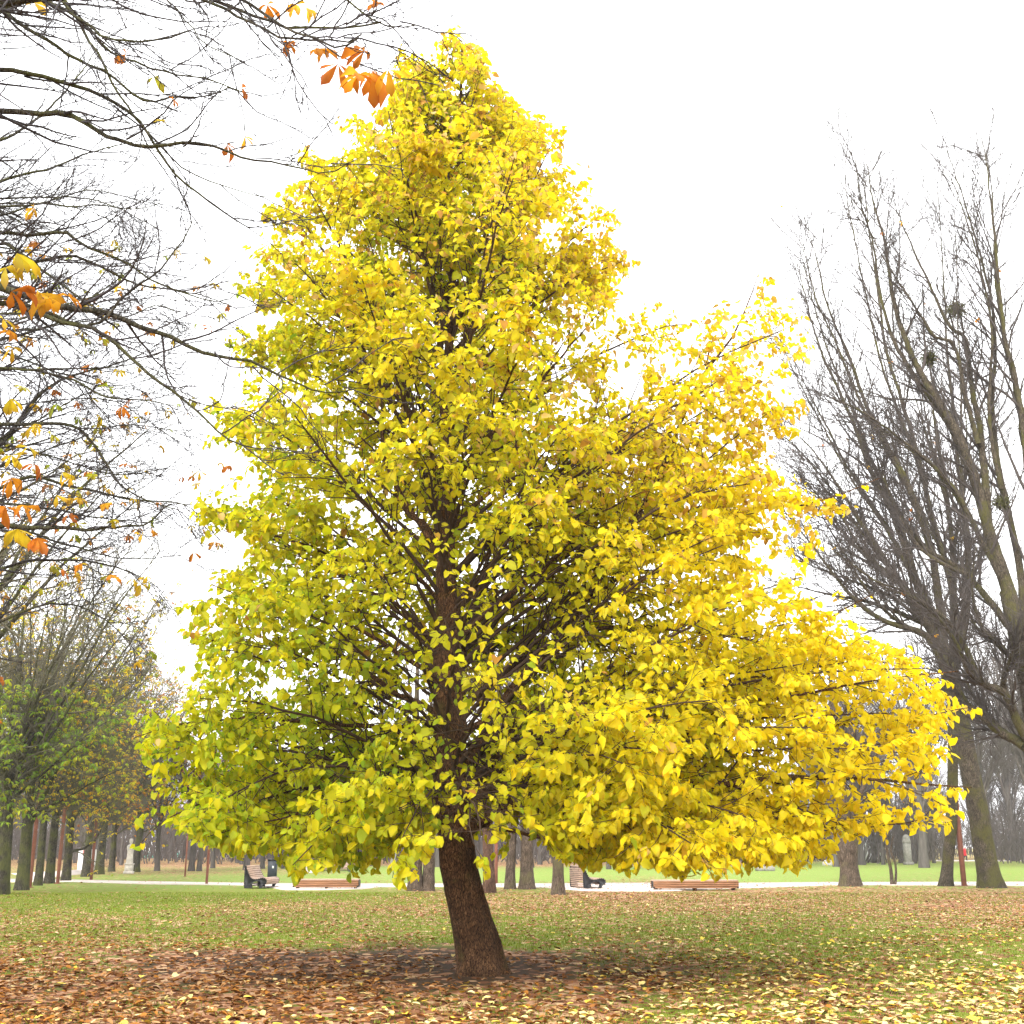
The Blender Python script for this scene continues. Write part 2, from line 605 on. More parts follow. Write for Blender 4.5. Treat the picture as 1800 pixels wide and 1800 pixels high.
# scattered fallen leaves and grass blades
def scatter(rho, y0, y1, half):
    area = (y1 - y0) * 2
    out = []
    N = int(rho * half * (y1 ** 2 - y0 ** 2))
    u = rng.random(N)
    Y = np.sqrt(y0 ** 2 + u * (y1 ** 2 - y0 ** 2))
    X = (rng.random(N) * 2 - 1) * (half * Y)
    return X, Y


def build_litter():
    geo = []
    cols = []
    for rho, y0, y1, s in ((270, 10.5, 17, 1.0), (170, 17, 24, 1.0), (120, 24, 34, .92), (60, 34, 46, .95), (16, 46, 62, 1.0)):
        X, Y = scatter(rho, y0, y1, .52)
        L, S, YL = fields(X, Y)
        clump = lumps(X, Y, 1.1, 8) * .5 + lumps(X, Y, 3.2, 9) * .45
        keep = rng.random(len(X)) < np.clip(L * .66 + clump * .75 - .02, .01, 1)
        bare = np.exp(-(((X - TB[0] - .1) / 1.1) ** 2 + ((Y - TB[1] + .4) / 1.6) ** 2))
        keep &= rng.random(len(X)) > .85 * bare
        X, Y, YL = X[keep], Y[keep], YL[keep]
        n = len(X)
        a = rng.random(n) * 2 * math.pi
        tilt = np.abs(rng.normal(0, .17, n))
        b = rng.random(n) * 2 * math.pi
        N = np.stack([np.sin(tilt) * np.cos(b), np.sin(tilt) * np.sin(b), np.cos(tilt)], -1)
        D = np.stack([np.cos(a), np.sin(a), rng.normal(0, .12, n)], -1)
        z = .012 + .03 * (Y > 46) + lumps(X, Y, .9, 3) * .022 + np.abs(rng.normal(0, .018, n))
        yel = rng.random(n) < YL ** 1.4 * .66 + .012
        size = np.where(yel, rng.uniform(.06, .108, n), rng.uniform(.04, .10, n)) * s
        curl = rng.uniform(-.08, .34, n)
        g = leaves(np.stack([X, Y, z], -1), D, N, size, FLAT, curl, np.where(yel, 1.0, rng.uniform(.45, 1, n)), (-.2, .9))
        geo.append(g)
        pb = np.array([(.10, .040, .014), (.20, .080, .024), (.30, .125, .036), (.38, .19, .075), (.45, .27, .13), (.36, .15, .03), (.15, .062, .022), (.27, .115, .035)])
        py_ = np.array([(.78, .58, .10), (.74, .58, .22), (.80, .66, .32), (.66, .46, .06), (.62, .48, .18), (.78, .62, .24)])
        c = np.where(yel[:, None], py_[rng.integers(0, len(py_), n)], pb[rng.integers(0, len(pb), n)])
        lightm = np.clip((Y - 18) / 9, 0, 1) * .55 + np.clip(YL - .3, 0, 1) * .6
        lb_ = np.array([(.44, .24, .14), (.50, .31, .20), (.38, .18, .08), (.54, .36, .22)])[rng.integers(0, 4, n)]
        c = np.where((~yel & (rng.random(n) < lightm))[:, None], lb_, c)
        c = c * rng.uniform(.8, 1.15, (n, 1))
        cols.append(np.repeat(c, 9, 0))
    V, F = cat_geo(geo)
    me = make_mesh('fallen_leaves', V, [F], np.clip(np.concatenate(cols), 0, 1))
    tag(link('fallen_leaves', me, M['litter_leaf']), 'brown and yellow fallen leaves scattered over the lawn', 'fallen leaves', kind='stuff')


def build_grass():
    Vs, Cs = [], []
    for rho, y0, y1, w in ((420, 10.5, 17, .006), (330, 17, 26, .008), (120, 26, 46, .014)):
        X, Y = scatter(rho, y0, y1, .5)
        L, S, YL = fields(X, Y)
        keep = rng.random(len(X)) < np.clip(1.15 - S * 1.7 - L * .55 + lumps(X, Y, 1.1, 18) * .6, 0, 1)
        bare = np.exp(-(((X - TB[0] - .1) / 1.6) ** 2 + ((Y - TB[1] + .2) / 1.8) ** 2))
        keep &= rng.random(len(X)) > 1.2 * bare
        X, Y = X[keep], Y[keep]
        n = len(X)
        h = rng.uniform(.02, .052, n)
        a = rng.random(n) * 2 * math.pi
        le = rng.normal(0, .4, (n, 2)) * h[:, None]
        z = lumps(X, Y, .9, 3) * .022
        p = np.stack([X, Y, z], -1)
        s = np.stack([np.cos(a) * w, np.sin(a) * w, np.zeros(n)], -1)
        tip = p + np.stack([le[:, 0], le[:, 1], h], -1)
        Vs.append(np.stack([p - s, p + s, tip], 1).reshape(-1, 3))
        g = np.array([(.11, .16, .012), (.16, .22, .018), (.21, .26, .03), (.25, .25, .06), (.14, .20, .016)])[rng.integers(0, 5, n)]
        Cs.append(np.repeat(g, 3, 0))
    V = np.concatenate(Vs)
    me = make_mesh('grass', V, [np.arange(len(V)).reshape(-1, 3)], np.concatenate(Cs))
    tag(link('grass', me, M['grass_blade']), 'short olive green grass blades on the lawn', 'grass', kind='stuff')


TB = gnd(848, 1713)
build_litter()
build_grass()


# ------------------------------------------------------------------ path
def build_path():
    near = [(-60, 1551), (60, 1550.5), (125, 1550.5), (250, 1554), (363, 1556), (450, 1557.5), (478, 1561), (500, 1564.5), (570, 1565), (636, 1563.5), (665, 1559.5), (760, 1559), (860, 1559.5), (960, 1561), (1020, 1566),
            (1062, 1567), (1140, 1567), (1230, 1564.5), (1300, 1562), (1400, 1558.5), (1480, 1556), (1600, 1556.5), (1700, 1557), (1800, 1557), (1900, 1557)]
    far = [(-60, 1545), (60, 1546), (125, 1547), (250, 1550), (363, 1552), (450, 1553), (478, 1553.5), (500, 1553.5), (570, 1554), (636, 1554), (665, 1554), (760, 1554), (860, 1554), (960, 1554), (1020, 1553.5),
           (1062, 1553), (1140, 1553), (1230, 1553), (1300, 1553), (1400, 1552), (1480, 1551.5), (1600, 1551.5), (1700, 1551), (1800, 1551), (1900, 1551)]
    V, F = [], []
    for (a, b) in zip(near, far):
        p, q = gnd(*a), gnd(*b)
        p[2] = q[2] = .035
        V += [p, q]
    V = np.array(V)
    n = len(near)
    U = V.copy()
    U[:, 2] = -.1
    W = np.concatenate([V, U])
    for i in range(n - 1):
        F.append((2 * i, 2 * i + 2, 2 * i + 3, 2 * i + 1))
        F.append((2 * n + 2 * i, 2 * n + 2 * i + 2, 2 * i + 2, 2 * i))
        F.append((2 * i + 1, 2 * i + 3, 2 * n + 2 * i + 3, 2 * n + 2 * i + 1))
    m = plain_mat('pale_gravel', (.54, .47, .42), .95, .15, 3, .1)
    o = link('path', make_mesh('path', W, [np.array(F)]), m)
    tag(o, 'pale sandy park path crossing behind the yellow tree', 'path', kind='structure')
    # paved strip between the alley trunks on the left, and the far walk
    mb = MB()
    a, b, c, d = gnd(60, 1546), gnd(150, 1536), gnd(146, 1529), gnd(20, 1536)
    P = np.array([a, b, c, d])
    P[:, 2] = .03
    Q = P.copy()
    Q[:, 2] = -.1
    mb.add(np.concatenate([P, Q]), [(0, 1, 2, 3), (0, 4, 5, 1), (1, 5, 6, 2), (2, 6, 7, 3), (3, 7, 4, 0)])
    o = mb.build('pavement', m)
    tag(o, 'pale pavement seen between the trunks of the alley', 'pavement', kind='structure')
    mb = MB()
    a, b, c, d = gnd(1640, 1514), gnd(1830, 1514), gnd(1830, 1512), gnd(1640, 1512)
    P = np.array([a, b, c, d])
    P[:, 2] = .03
    Q = P.copy()
    Q[:, 2] = -.1
    mb.add(np.concatenate([P, Q]), [(0, 1, 2, 3), (0, 4, 5, 1), (1, 5, 6, 2), (2, 6, 7, 3), (3, 7, 4, 0)])
    o = mb.build('footpath', m)
    tag(o, 'far footpath where the walker in red passes', 'footpath', kind='structure')


build_path()

# ------------------------------------------------------------------ the yellow hazel tree
SIL = [(800, 25), (825, 60), (858, 95), (875, 140), (905, 180), (955, 205), (1000, 222), (990, 262), (1045, 300), (1090, 330), (1080, 365), (1095, 395), (1090, 428), (1112, 425), (1130, 465), (1120, 495),
       (1150, 525), (1200, 530), (1235, 548), (1275, 520), (1285, 470), (1298, 425), (1325, 425), (1330, 455), (1375, 455), (1378, 500), (1425, 500), (1420, 570), (1440, 590), (1460, 640), (1430, 680),
       (1440, 710), (1405, 745), (1425, 790), (1400, 830), (1440, 875), (1500, 850), (1550, 835), (1555, 855), (1500, 900), (1445, 925), (1450, 965), (1425, 985), (1400, 1040), (1470, 1040), (1540, 1040), (1550, 1100),
       (1600, 1130), (1620, 1160), (1690, 1175), (1700, 1215), (1735, 1228), (1725, 1250), (1700, 1285), (1720, 1300), (1690, 1340), (1740, 1380), (1735, 1395), (1660, 1400), (1690, 1430), (1670, 1460), (1600, 1465), (1545, 1490), (1480, 1480), (1455, 1525), (1400, 1535), (1340, 1530), (1300, 1548), (1200, 1545), (1140, 1525), (1100, 1540), (1060, 1515), (1040, 1540), (1000, 1530), (960, 1490), (900, 1475), (880, 1540),
       (855, 1560), (838, 1520), (830, 1480), (770, 1480), (760, 1530), (735, 1550), (700, 1585), (690, 1545), (650, 1535), (625, 1545), (580, 1530), (545, 1545), (505, 1550), (480, 1500), (420, 1510), (360, 1495), (320, 1480), (290, 1440), (262, 1490), (228, 1490), (225, 1430), (262, 1385), (250, 1340),
       (205, 1300), (228, 1255), (255, 1235), (330, 1215), (270, 1218), (275, 1180), (320, 1150), (350, 1140), (310, 1110), (295, 1065), (350, 1040), (352, 1010), (420, 990), (440, 955), (395, 930), (340, 960), (330, 900), (335, 850), (360, 800), (300, 800), (300, 770), (370, 765), (350, 730), (370, 690), (400, 680), (420, 640), (390, 600), (410, 560), (378, 520), (400, 490), (362, 470), (400, 445), (425, 400),
       (460, 380), (450, 320), (500, 330), (500, 305), (540, 310), (515, 270), (530, 215), (550, 240), (560, 280), (600, 270), (585, 205), (640, 200), (680, 180), (690, 120), (700, 75), (740, 95), (730, 50), (750, 50), (760, 80)]
TRUNK = [(848, 1722, 94), (846, 1705, 84), (838, 1660, 80), (822, 1600, 73), (808, 1540, 67), (800, 1480, 63), (795, 1420, 58), (790, 1350, 57), (790, 1270, 55), (788, 1190, 52), (786, 1100, 42), (785, 1000, 33), (785, 900, 28), (783, 800, 23),
         (785, 700, 19), (790, 600, 15), (797, 480, 12), (803, 350, 9), (808, 220, 6), (812, 110, 4), (812, 78, 2)]
LIMBS = [  # (start width px, end width px, depth shift at the end in m, polyline px)
    (27, 4, -1.5, [(800, 1476), (822, 1458), (850, 1442), (878, 1424), (905, 1408), (933, 1394), (975, 1388), (1030, 1390), (1100, 1370), (1250, 1380), (1400, 1365), (1560, 1372), (1715, 1385)]),
    (9, 3, -2.5, [(840, 1448), (870, 1455), (920, 1462), (1000, 1470), (1060, 1475), (1120, 1490), (1250, 1500)]),
    (24, 3, .8, [(797, 1385), (820, 1340), (848, 1300), (912, 1195), (983, 1122), (1033, 1044), (1078, 964), (1105, 925), (1150, 840), (1190, 750), (1230, 660), (1285, 590), (1318, 520), (1335, 470)]),
    (14, 4, -.8, [(797, 1300), (820, 1285), (864, 1261), (900, 1242), (933, 1244), (967, 1246), (1017, 1242), (1100, 1230), (1200, 1225), (1330, 1232), (1450, 1215), (1570, 1195), (1685, 1183)]),
    (12, 4, 1.2, [(850, 1298), (880, 1290), (908, 1285), (945, 1275), (967, 1265), (1010, 1258), (1080, 1240), (1200, 1200), (1380, 1140), (1470, 1085), (1530, 1052)]),
    (19, 4, 1.0, [(790, 1262), (817, 1239), (856, 1206), (900, 1169), (940, 1150), (1010, 1105), (1100, 1070), (1250, 1030)]),
    (13, 3, -1.0, [(788, 1140), (815, 1112), (853, 1080), (892, 1044), (947, 1008), (1003, 944), (1060, 895), (1150, 850)]),
    (13, 3, 1.5, [(792, 1200), (812, 1165), (826, 1110), (840, 1040), (860, 980), (890, 930), (960, 900), (1060, 880)]),
    (10, 3, 1.4, [(787, 940), (850, 872), (919, 828), (961, 805), (1017, 786), (1078, 779), (1180, 770)]),
    (13, 3, -.9, [(785, 860), (820, 815), (864, 764), (919, 714), (960, 665), (1020, 605), (1070, 540)]),
    (12, 3, -.9, [(783, 1215), (760, 1185), (717, 1158), (675, 1130), (653, 1117), (600, 1090), (520, 1050), (430, 1030)]),
    (11, 3, 1.1, [(783, 1160), (735, 1100), (700, 1080), (660, 1050), (605, 1020), (540, 990), (440, 900)]),
    (13, 3, .6, [(785, 1270), (740, 1235), (690, 1213), (665, 1190), (610, 1150), (560, 1130), (470, 1120), (410, 1112), (330, 1130)]),
    (9, 3, -1.4, [(783, 1075), (740, 1020), (690, 990), (620, 950), (520, 920)]),
    (10, 3, 1.6, [(784, 985), (745, 920), (719, 908), (697, 872), (660, 850), (600, 820), (470, 810)]),
    (12, 3, -.5, [(783, 1000), (750, 940), (710, 880), (685, 830), (673, 782), (673, 711), (664, 655), (658, 640), (673, 604), (675, 533), (669, 493), (653, 444), (630, 380)]),
    (11, 4, .7, [(784, 840), (744, 767), (700, 711), (673, 684), (640, 660), (580, 640), (500, 600)]),
    (9, 3, 1.5, [(788, 720), (760, 645), (730, 615), (705, 590), (660, 540)]),
    (11, 3, -1.8, [(786, 1330), (740, 1290), (700, 1280), (620, 1270), (540, 1265), (450, 1262), (330, 1270), (250, 1290)]),
    (10, 3, -.6, [(788, 1400), (740, 1358), (690, 1335), (600, 1345), (480, 1370), (340, 1415), (285, 1450), (252, 1482)]),
    (8, 3, -2.4, [(786, 1380), (760, 1370), (690, 1375), (600, 1400), (520, 1435), (430, 1455), (350, 1480)]),
    (11, 3, .3, [(846, 1304), (900, 1300), (1000, 1305), (1150, 1300), (1300, 1285), (1500, 1272), (1620, 1255), (1712, 1238)]),
    (7, 3, .5, [(1095, 940), (1150, 905), (1250, 900), (1350, 895), (1420, 888), (1480, 868), (1542, 848)]),
    (9, 3, -1.2, [(1003, 1392), (1100, 1420), (1250, 1430), (1400, 1440), (1530, 1445), (1660, 1430)]),
    (8, 3, .6, [(1010, 1110), (1120, 1100), (1260, 1110), (1400, 1130), (1520, 1120), (1600, 1145)]),
    (9, 3, .4, [(797, 620), (850, 560), (910, 500), (970, 440), (1040, 380)]),
    (8, 3, -.4, [(798, 560), (760, 480), (710, 420), (640, 360), (570, 300)]),
]


def px_poly(poly, Y0, dY, wfirst, wlast, n):
    m = len(poly)
    P = []
    for i, (x, y) in enumerate(poly):
        P.append(at(x, y, Y0 + dY * (i / (m - 1)) ** 1.2))
    S = smooth_poly(np.array(P), n)
    t = np.linspace(0, 1, n + 1)
    w = wfirst + (wlast - wfirst) * t ** .8
    r = np.array([w[i] / 2 * depth(S[i]) / FPX for i in range(n + 1)])
    return S, r


def reseed(k):
    global rng
    rng = np.random.default_rng(k)
    random.seed(k)


def hazel():
    reseed(301)
    root = empty('hazel_tree', TB, 'broad yellow leaved tree with a leaning dark trunk in the middle of the lawn', 'tree')
    Y0 = TB[1]
    # trunk
    P = np.array([np.append(at(x, y, Y0), w) for x, y, w in TRUNK])
    S = smooth_poly(P, 90)
    z0 = S[0, 2]
    ns = 40
    a = np.arange(ns) * 2 * math.pi / ns
    V = []
    for i in range(len(S)):
        r = S[i, 3] / 2 * (S[i, 1] * cp + (S[i, 2] - CH) * sp) / FPX
        h = S[i, 2]
        fl = 1 + .05 * np.sin(3 * a + 1 + h * .5) + .035 * np.sin(5 * a + h * .9) + .02 * np.sin(9 * a + 3 * h) + .02 * rng.normal(size=ns)
        base = math.exp(-max(h, 0) / .16)
        fl += base * (.13 * np.sin(5 * a + .7) + .08 * np.sin(8 * a + 2) + .04)
        V.append(np.stack([S[i, 0] + r * fl * np.cos(a), S[i, 1] + r * fl * np.sin(a), np.full(ns, S[i, 2])], -1))
    V = np.concatenate(V)
    i = (np.arange(len(S) - 1)[:, None] * ns + np.arange(ns)[None])
    j = (np.arange(len(S) - 1)[:, None] * ns + ((np.arange(ns) + 1) % ns)[None])
    F = np.stack([i, j, j + ns, i + ns], -1).reshape(-1, 4)
    link('trunk', make_mesh('trunk', V, [F], smooth=True), M['hazel_bark'], root)
    tz = S[:, 2]
    axis = lambda z: np.stack([np.interp(z, tz, S[:, 0]), np.interp(z, tz, S[:, 1]), z], -1)
    trad = lambda z: np.interp(z, tz, S[:, 3]) / 2 * 15.5 / FPX

    # envelope left / right (m) by height, from outline pixels at the trunk's distance
    hz = np.array([1490, 1400, 1290, 1150, 1000, 900, 780, 640, 520, 420, 330, 230, 150, 90, 45])
    lx = np.array([240, 250, 220, 285, 360, 335, 330, 390, 385, 430, 490, 580, 670, 705, 775])
    rx = np.array([1560, 1700, 1715, 1640, 1430, 1450, 1420, 1440, 1400, 1120, 1080, 1000, 905, 865, 840])
    ez = np.array([at(800, y, Y0)[2] for y in hz])
    el = np.array([at(795, y, Y0)[0] - at(x, y, Y0)[0] for x, y in zip(lx, hz)])
    er = np.array([at(x, y, Y0)[0] - at(795, y, Y0)[0] for x, y in zip(rx, hz)])
    Lz = lambda z: np.interp(z, ez, el)
    Rz = lambda z: np.interp(z, ez, er)

    def env(phi, z):
        dd = .5 * (Lz(z) + np.minimum(Rz(z), 4.6)) * .92
        rxx = np.where(np.cos(phi) > 0, Rz(z), Lz(z))
        return 1 / np.sqrt((np.cos(phi) / rxx) ** 2 + (np.sin(phi) / dd) ** 2)

    br_pts, br_rad = [], []
    # modelled limbs
    for (w0, w1, dY, poly) in LIMBS:
        S2, r2 = px_poly(poly, Y0, dY, w0, w1 * .45, 22)
        S2[3:] += np.cumsum(rng.normal(0, .012, (20, 3)), 0)
        v, f = tubes(S2[None], r2[None], 9)
        link('branch', make_mesh('branch', v, [f], smooth=True), M['hazel_bark'], root)
        br_pts.append(smooth_poly(S2, 10))
        br_rad.append(np.interp(np.linspace(0, 1, 11), np.linspace(0, 1, 23), r2))
    # grown limbs
    N = 104
    zs_ = np.linspace(1.45, 13.9, 400)
    wgt = .5 * (Lz(zs_) + Rz(zs_)) + .55
    cum = np.cumsum(wgt) / wgt.sum()
    ze = np.interp((np.arange(N) + rng.random(N)) / N, cum, zs_)
    phi = (np.arange(N) * 2.39996 + rng.normal(0, .2, N)) % (2 * math.pi)
    N2 = 30                                            # more on the broad right hand side
    ze = np.concatenate([ze, rng.uniform(1.6, 8.6, N2)])
    phi = np.concatenate([phi, rng.normal(0, .55, N2)])
    N3 = 34                                            # drooping skirt
    ze = np.concatenate([ze, rng.uniform(1.25, 2.0, N3)])
    phi = np.concatenate([phi, rng.uniform(0, 2 * math.pi, N3)])
    N4 = 26                                            # fuller top
    ze = np.concatenate([ze, rng.uniform(10.6, 14.2, N4)])
    phi = np.concatenate([phi, rng.uniform(0, 2 * math.pi, N4)])
    N += N2 + N3 + N4
    r = env(phi, ze) * rng.uniform(.78, 1.0, N)
    elev = np.radians(np.interp(ze, [1.4, 3, 6, 10, 14], [-8, 18, 30, 42, 60]) + rng.normal(0, 5, N))
    z0b = np.clip(ze - r * np.tan(elev), 2.3, 13.3)
    P0 = axis(z0b)
    ctr = axis(ze)
    P2 = np.stack([ctr[:, 0] + r * np.cos(phi), ctr[:, 1] + r * np.sin(phi), ze], -1)
    P1 = .5 * (P0 + P2)
    P1[:, 2] = .35 * P0[:, 2] + .65 * np.maximum(P0[:, 2], P2[:, 2]) + .10 * r
    t = np.linspace(0, 1, 11)[None, :, None]
    pts = (1 - t) ** 2 * P0[:, None] + 2 * t * (1 - t) * P1[:, None] + t ** 2 * P2[:, None]
    wobble = np.cumsum(rng.normal(0, .03, pts.shape), 1)
    wobble[:, 0] = 0
    pts = pts + wobble
    Lb = np.linalg.norm(P2 - P0, axis=1)
    R0 = np.clip(.0085 * Lb, .009, .036)
    rad = R0[:, None] * (1 - .82 * np.linspace(0, 1, 11)[None])
    gx, gy = proj(pts[:, -1])
    gok = in_poly(gx, gy, SIL)
    pts, rad = pts[gok], rad[gok]
    geo = [tubes(pts, rad, 6)]
    for za, zb in ((8.0, 12.0), (11.0, 14.2), (12.8, 14.35)):
        zz = np.linspace(za, zb, 11)
        br_pts.append(axis(zz))
        br_rad.append(np.linspace(.03, .008, 11))
    AP = np.concatenate([np.array(br_pts), pts])
    AR = np.concatenate([np.array(br_rad), rad])
    AL = np.linalg.norm(np.diff(AP, axis=1), axis=2).sum(1)
    # secondary
    p, d, tt, rr, pa = kids(AP, AR, 23, .20, 1.0, .85, flat=.45, up=.1)
    L2 = (.30 * np.maximum(AL[pa], 2.2) * (1.15 - .8 * tt) + .22) * rng.uniform(.6, 1.2, len(p))
    L2 = np.minimum(L2, 1.9 * (1.05 - tt) + .4)
    s_pts, s_rad = grow(p, d, L2, np.clip(rr * .5, .004, .014), np.full(len(p), .0028), 5, .12, -.02)
    # tertiary
    p3, d3, t3, r3, pa3 = kids(s_pts, s_rad, 5, .12, 1.0, .8, flat=.5, up=.02)
    L3 = rng.uniform(.20, .55, len(p3)) * (1.1 - .4 * t3)
    q_pts, q_rad = grow(p3, d3, L3, np.clip(r3 * .6, .0025, .006), np.full(len(p3), .002), 4, .14, -.06)
    # drop what sticks out of the crown
    def inside(P_):
        x, y = proj(P_)
        return in_poly(x, y, SIL)
    def core(P_):
        c_ = axis(P_[:, 2])
        return np.exp(-(np.linalg.norm(P_[:, :2] - c_[:, :2], axis=1) / np.interp(P_[:, 2], [1.5, 3, 6, 9, 12], [2.1, 2.6, 2.1, 1.3, .4])) ** 2)
    k2 = inside(s_pts[:, -1]) & inside(s_pts[:, 3]) & (rng.random(len(s_pts)) > .4 * core(s_pts[:, -1]))
    k3 = inside(q_pts[:, -1]) & inside(q_pts[:, 2]) & (rng.random(len(q_pts)) > np.where(q_pts[:, 2, 1] < Y0 + .2, .7, .10) * core(q_pts[:, 2])) & k2[pa3]
    q_pts, q_rad = q_pts[k3], q_rad[k3]
    s_pts, s_rad = s_pts[k2], s_rad[k2]
    geo += [tubes(s_pts, s_rad, 4), tubes(q_pts, q_rad, 3)]
    V, F = cat_geo(geo)
    link('twigs', make_mesh('twigs', V, [F], smooth=True), M['hazel_twig'], root)
    # leaves
    def put(pts_, k, t0):
        B = len(pts_)
        n1 = pts_.shape[1]
        t_ = t0 + (1 - t0) * (np.arange(k)[None] + rng.uniform(.2, .8, (B, k))) / k
        f_ = t_ * (n1 - 1)
        i_ = np.minimum(f_.astype(int), n1 - 2)
        w_ = (f_ - i_)[..., None]
        b_ = np.arange(B)[:, None]
        pos = pts_[b_, i_] * (1 - w_) + pts_[b_, i_ + 1] * w_
        T = unit(pts_[b_, i_ + 1] - pts_[b_, i_])
        side = unit(np.cross(T, np.array([0, 0, 1.])) + 1e-6)
        sg = np.where((np.arange(k)[None] + rng.integers(0, 2, (B, 1))) % 2 == 0, 1., -1.)[..., None]
        D = side * sg * rng.uniform(.5, 1, (B, k, 1)) + T * rng.uniform(.1, .9, (B, k, 1)) + rng.normal(0, .25, (B, k, 3))
        D[..., 2] -= rng.uniform(.1, 1.1, (B, k))
        return pos.reshape(-1, 3), unit(D).reshape(-1, 3)
    a1, b1 = put(q_pts, 8, .08)
    a2, b2 = put(s_pts, 6, .45)
    a3, b3 = put(AP, 10, .75)
    pos = np.concatenate([a1, a2, a3])
    D = np.concatenate([b1, b2, b3])
    pos = pos + D * .03
    ok = inside(pos + D * .05)
    # open heart of the crown around the stem, and thinner underside
    c = axis(pos[:, 2])
    dr = np.linalg.norm(pos[:, :2] - c[:, :2], axis=1)
    zc = pos[:, 2]
    heart = np.exp(-(dr / np.interp(zc, [1.5, 3, 6, 9, 12], [1.3, 1.6, 1.1, .5, .15])) ** 2)
    ok &= rng.random(len(pos)) > np.where(pos[:, 1] < Y0 + .2, .72, .08) * heart
    win = np.exp(-(((pos[:, 0] - c[:, 0] - .25) / 1.3) ** 2 + ((zc - 4.3) / 1.8) ** 2) ** 1.5) * (pos[:, 1] < Y0)
    fork = np.exp(-(((pos[:, 0] - c[:, 0] - .45) / .75) ** 2 + ((zc - 2.05) / .6) ** 2) ** 1.5) * (pos[:, 1] < Y0 + .3)
    ok &= rng.random(len(pos)) > .93 * fork
    ok &= rng.random(len(pos)) > .80 * win
    # loose bunches
    cl = lumps(pos[:, 0] + 3.1 * pos[:, 1], pos[:, 2] * 1.3 + pos[:, 1] * .7, 2.1, 77)
    ok &= rng.random(len(pos)) < np.clip(.76 + cl * 1.15, .14, 1)
    pos, D = pos[ok], D[ok]
    n = len(pos)
    c = axis(pos[:, 2])
    outw = pos - c
    outw[:, 2] = 0
    rn = np.linalg.norm(outw, axis=1)
    Nn = unit(unit(outw) * .55 + np.array([0, 0, .9]) + rng.normal(0, .62, (n, 3)))
    size = np.clip(.088 * np.exp(rng.normal(0, .26, n)), .045, .14) * np.interp(pos[:, 2], [2, 12], [1.05, .95])
    V1, F1 = leaves(pos, D, Nn, size, HAZEL, rng.uniform(-.15, .6, n), rng.uniform(.72, 1.08, n))
    # leaf colours: greener low and to the left and inside, yellow to the right, tan on the outer top shoots
    hgt = pos[:, 2]
    xs = (pos[:, 0] - c[:, 0])
    rel = rn / np.maximum(env(np.arctan2(outw[:, 1], outw[:, 0]), hgt), .3)
    green = .51 - .084 * xs - .035 * (hgt - 5) - .55 * (rel - .6) + .30 * lumps(pos[:, 0], pos[:, 2] + pos[:, 1], 1.3, 5) + rng.normal(0, .19, n)
    green = np.clip(green, 0, 1)[:, None]
    yel = np.array([(.89, .72, .012), (.87, .65, .010), (.91, .75, .03), (.80, .68, .012)])[rng.integers(0, 4, n)]
    gre = np.array([(.38, .52, .014), (.50, .59, .014), (.27, .42, .022), (.62, .64, .014)])[rng.integers(0, 4, n)]
    col = yel * (1 - green) + gre * green
    tan_p = np.clip(.03 + .11 * (hgt - 6) / 8 + .5 * np.clip(rel - .85, 0, 1) + .05 * np.clip(xs, 0, 5) * (hgt > 6), 0, .5)
    istan = rng.random(n) < tan_p
    tanc = np.array([(.76, .50, .12), (.72, .44, .05), (.76, .54, .20), (.52, .27, .05)])[rng.integers(0, 4, n)]
    col = np.where(istan[:, None], tanc, col)
    deep = np.clip(xs / 5.5, 0, 1)[:, None] * .25
    col = col * (1 - deep) + np.array([.90, .68, .010]) * deep * (1 - green) + col * deep * green
    col = col * rng.uniform(.82, 1.06, (n, 1))
    cv = np.repeat(col, 9, 0).reshape(n, 9, 3)
    cv = cv * rng.uniform(.9, 1.08, (n, 9, 1))
    cv[:, :3] *= 1.04
    edge = rng.random(n) < .22
    cv[edge, 2:3] *= np.array([.6, .45, .5])
    cv[edge, 5:6] *= np.array([.75, .6, .6])
    link('foliage', make_mesh('foliage', V1, [F1], np.clip(cv.reshape(-1, 3), 0, 1)), M['hazel_leaf'], root)
    print('hazel leaves', n)


hazel()


# ------------------------------------------------------------------ bare / half bare trees
def chestnut_leaves(P, S, cols, droop=.6):
    """palmate leaves: 5-7 leaflets hanging from P"""
    geo, cc = [], []
    for k in range(len(P)):
        m = random.choice((5, 5, 6, 7))
        ax = unit(np.array([rng.normal(), rng.normal(), -.2]))
        sd = unit(np.cross(ax, [0, 0, 1.]))
        base_c = cols[rng.integers(0, len(cols))]
        Ds, Ns, Ss = [], [], []
        for q in range(m):
            if random.random() < .12:
                continue
            an = (q - (m - 1) / 2) * .72 + random.gauss(0, .16)
            d = ax * math.cos(an) + sd * math.sin(an)
            d[2] -= droop * random.uniform(-.2, 1.7)
            Ds.append(d)
            Ns.append(np.array([random.gauss(0, .35), random.gauss(0, .35), 1.]))
            Ss.append(S[k] * (1.05 - .16 * abs(q - (m - 1) / 2)) * random.uniform(.85, 1.1))
        if not Ds:
            continue
        mm = len(Ds)
        v, f = leaves(np.repeat(P[k][None], mm, 0), np.array(Ds), np.array(Ns), np.array(Ss), LEAFLET, rng.uniform(-.1, .7, mm), rng.uniform(.7, 1.3, mm))
        geo.append((v, f))
        c = np.repeat((np.array(base_c)[None] * rng.uniform(.75, 1.2, (mm, 1))), 9, 0).reshape(mm, 9, 3)
        c[:, 2] *= (.55, .4, .5)
        c[:, 5] *= (.8, .65, .6)
        c[:, 8] *= (.8, .65, .6)
        cc.append(c.reshape(-1, 3))
    V, F = cat_geo(geo)
    return V, F, np.clip(np.concatenate(cc), 0, 1)


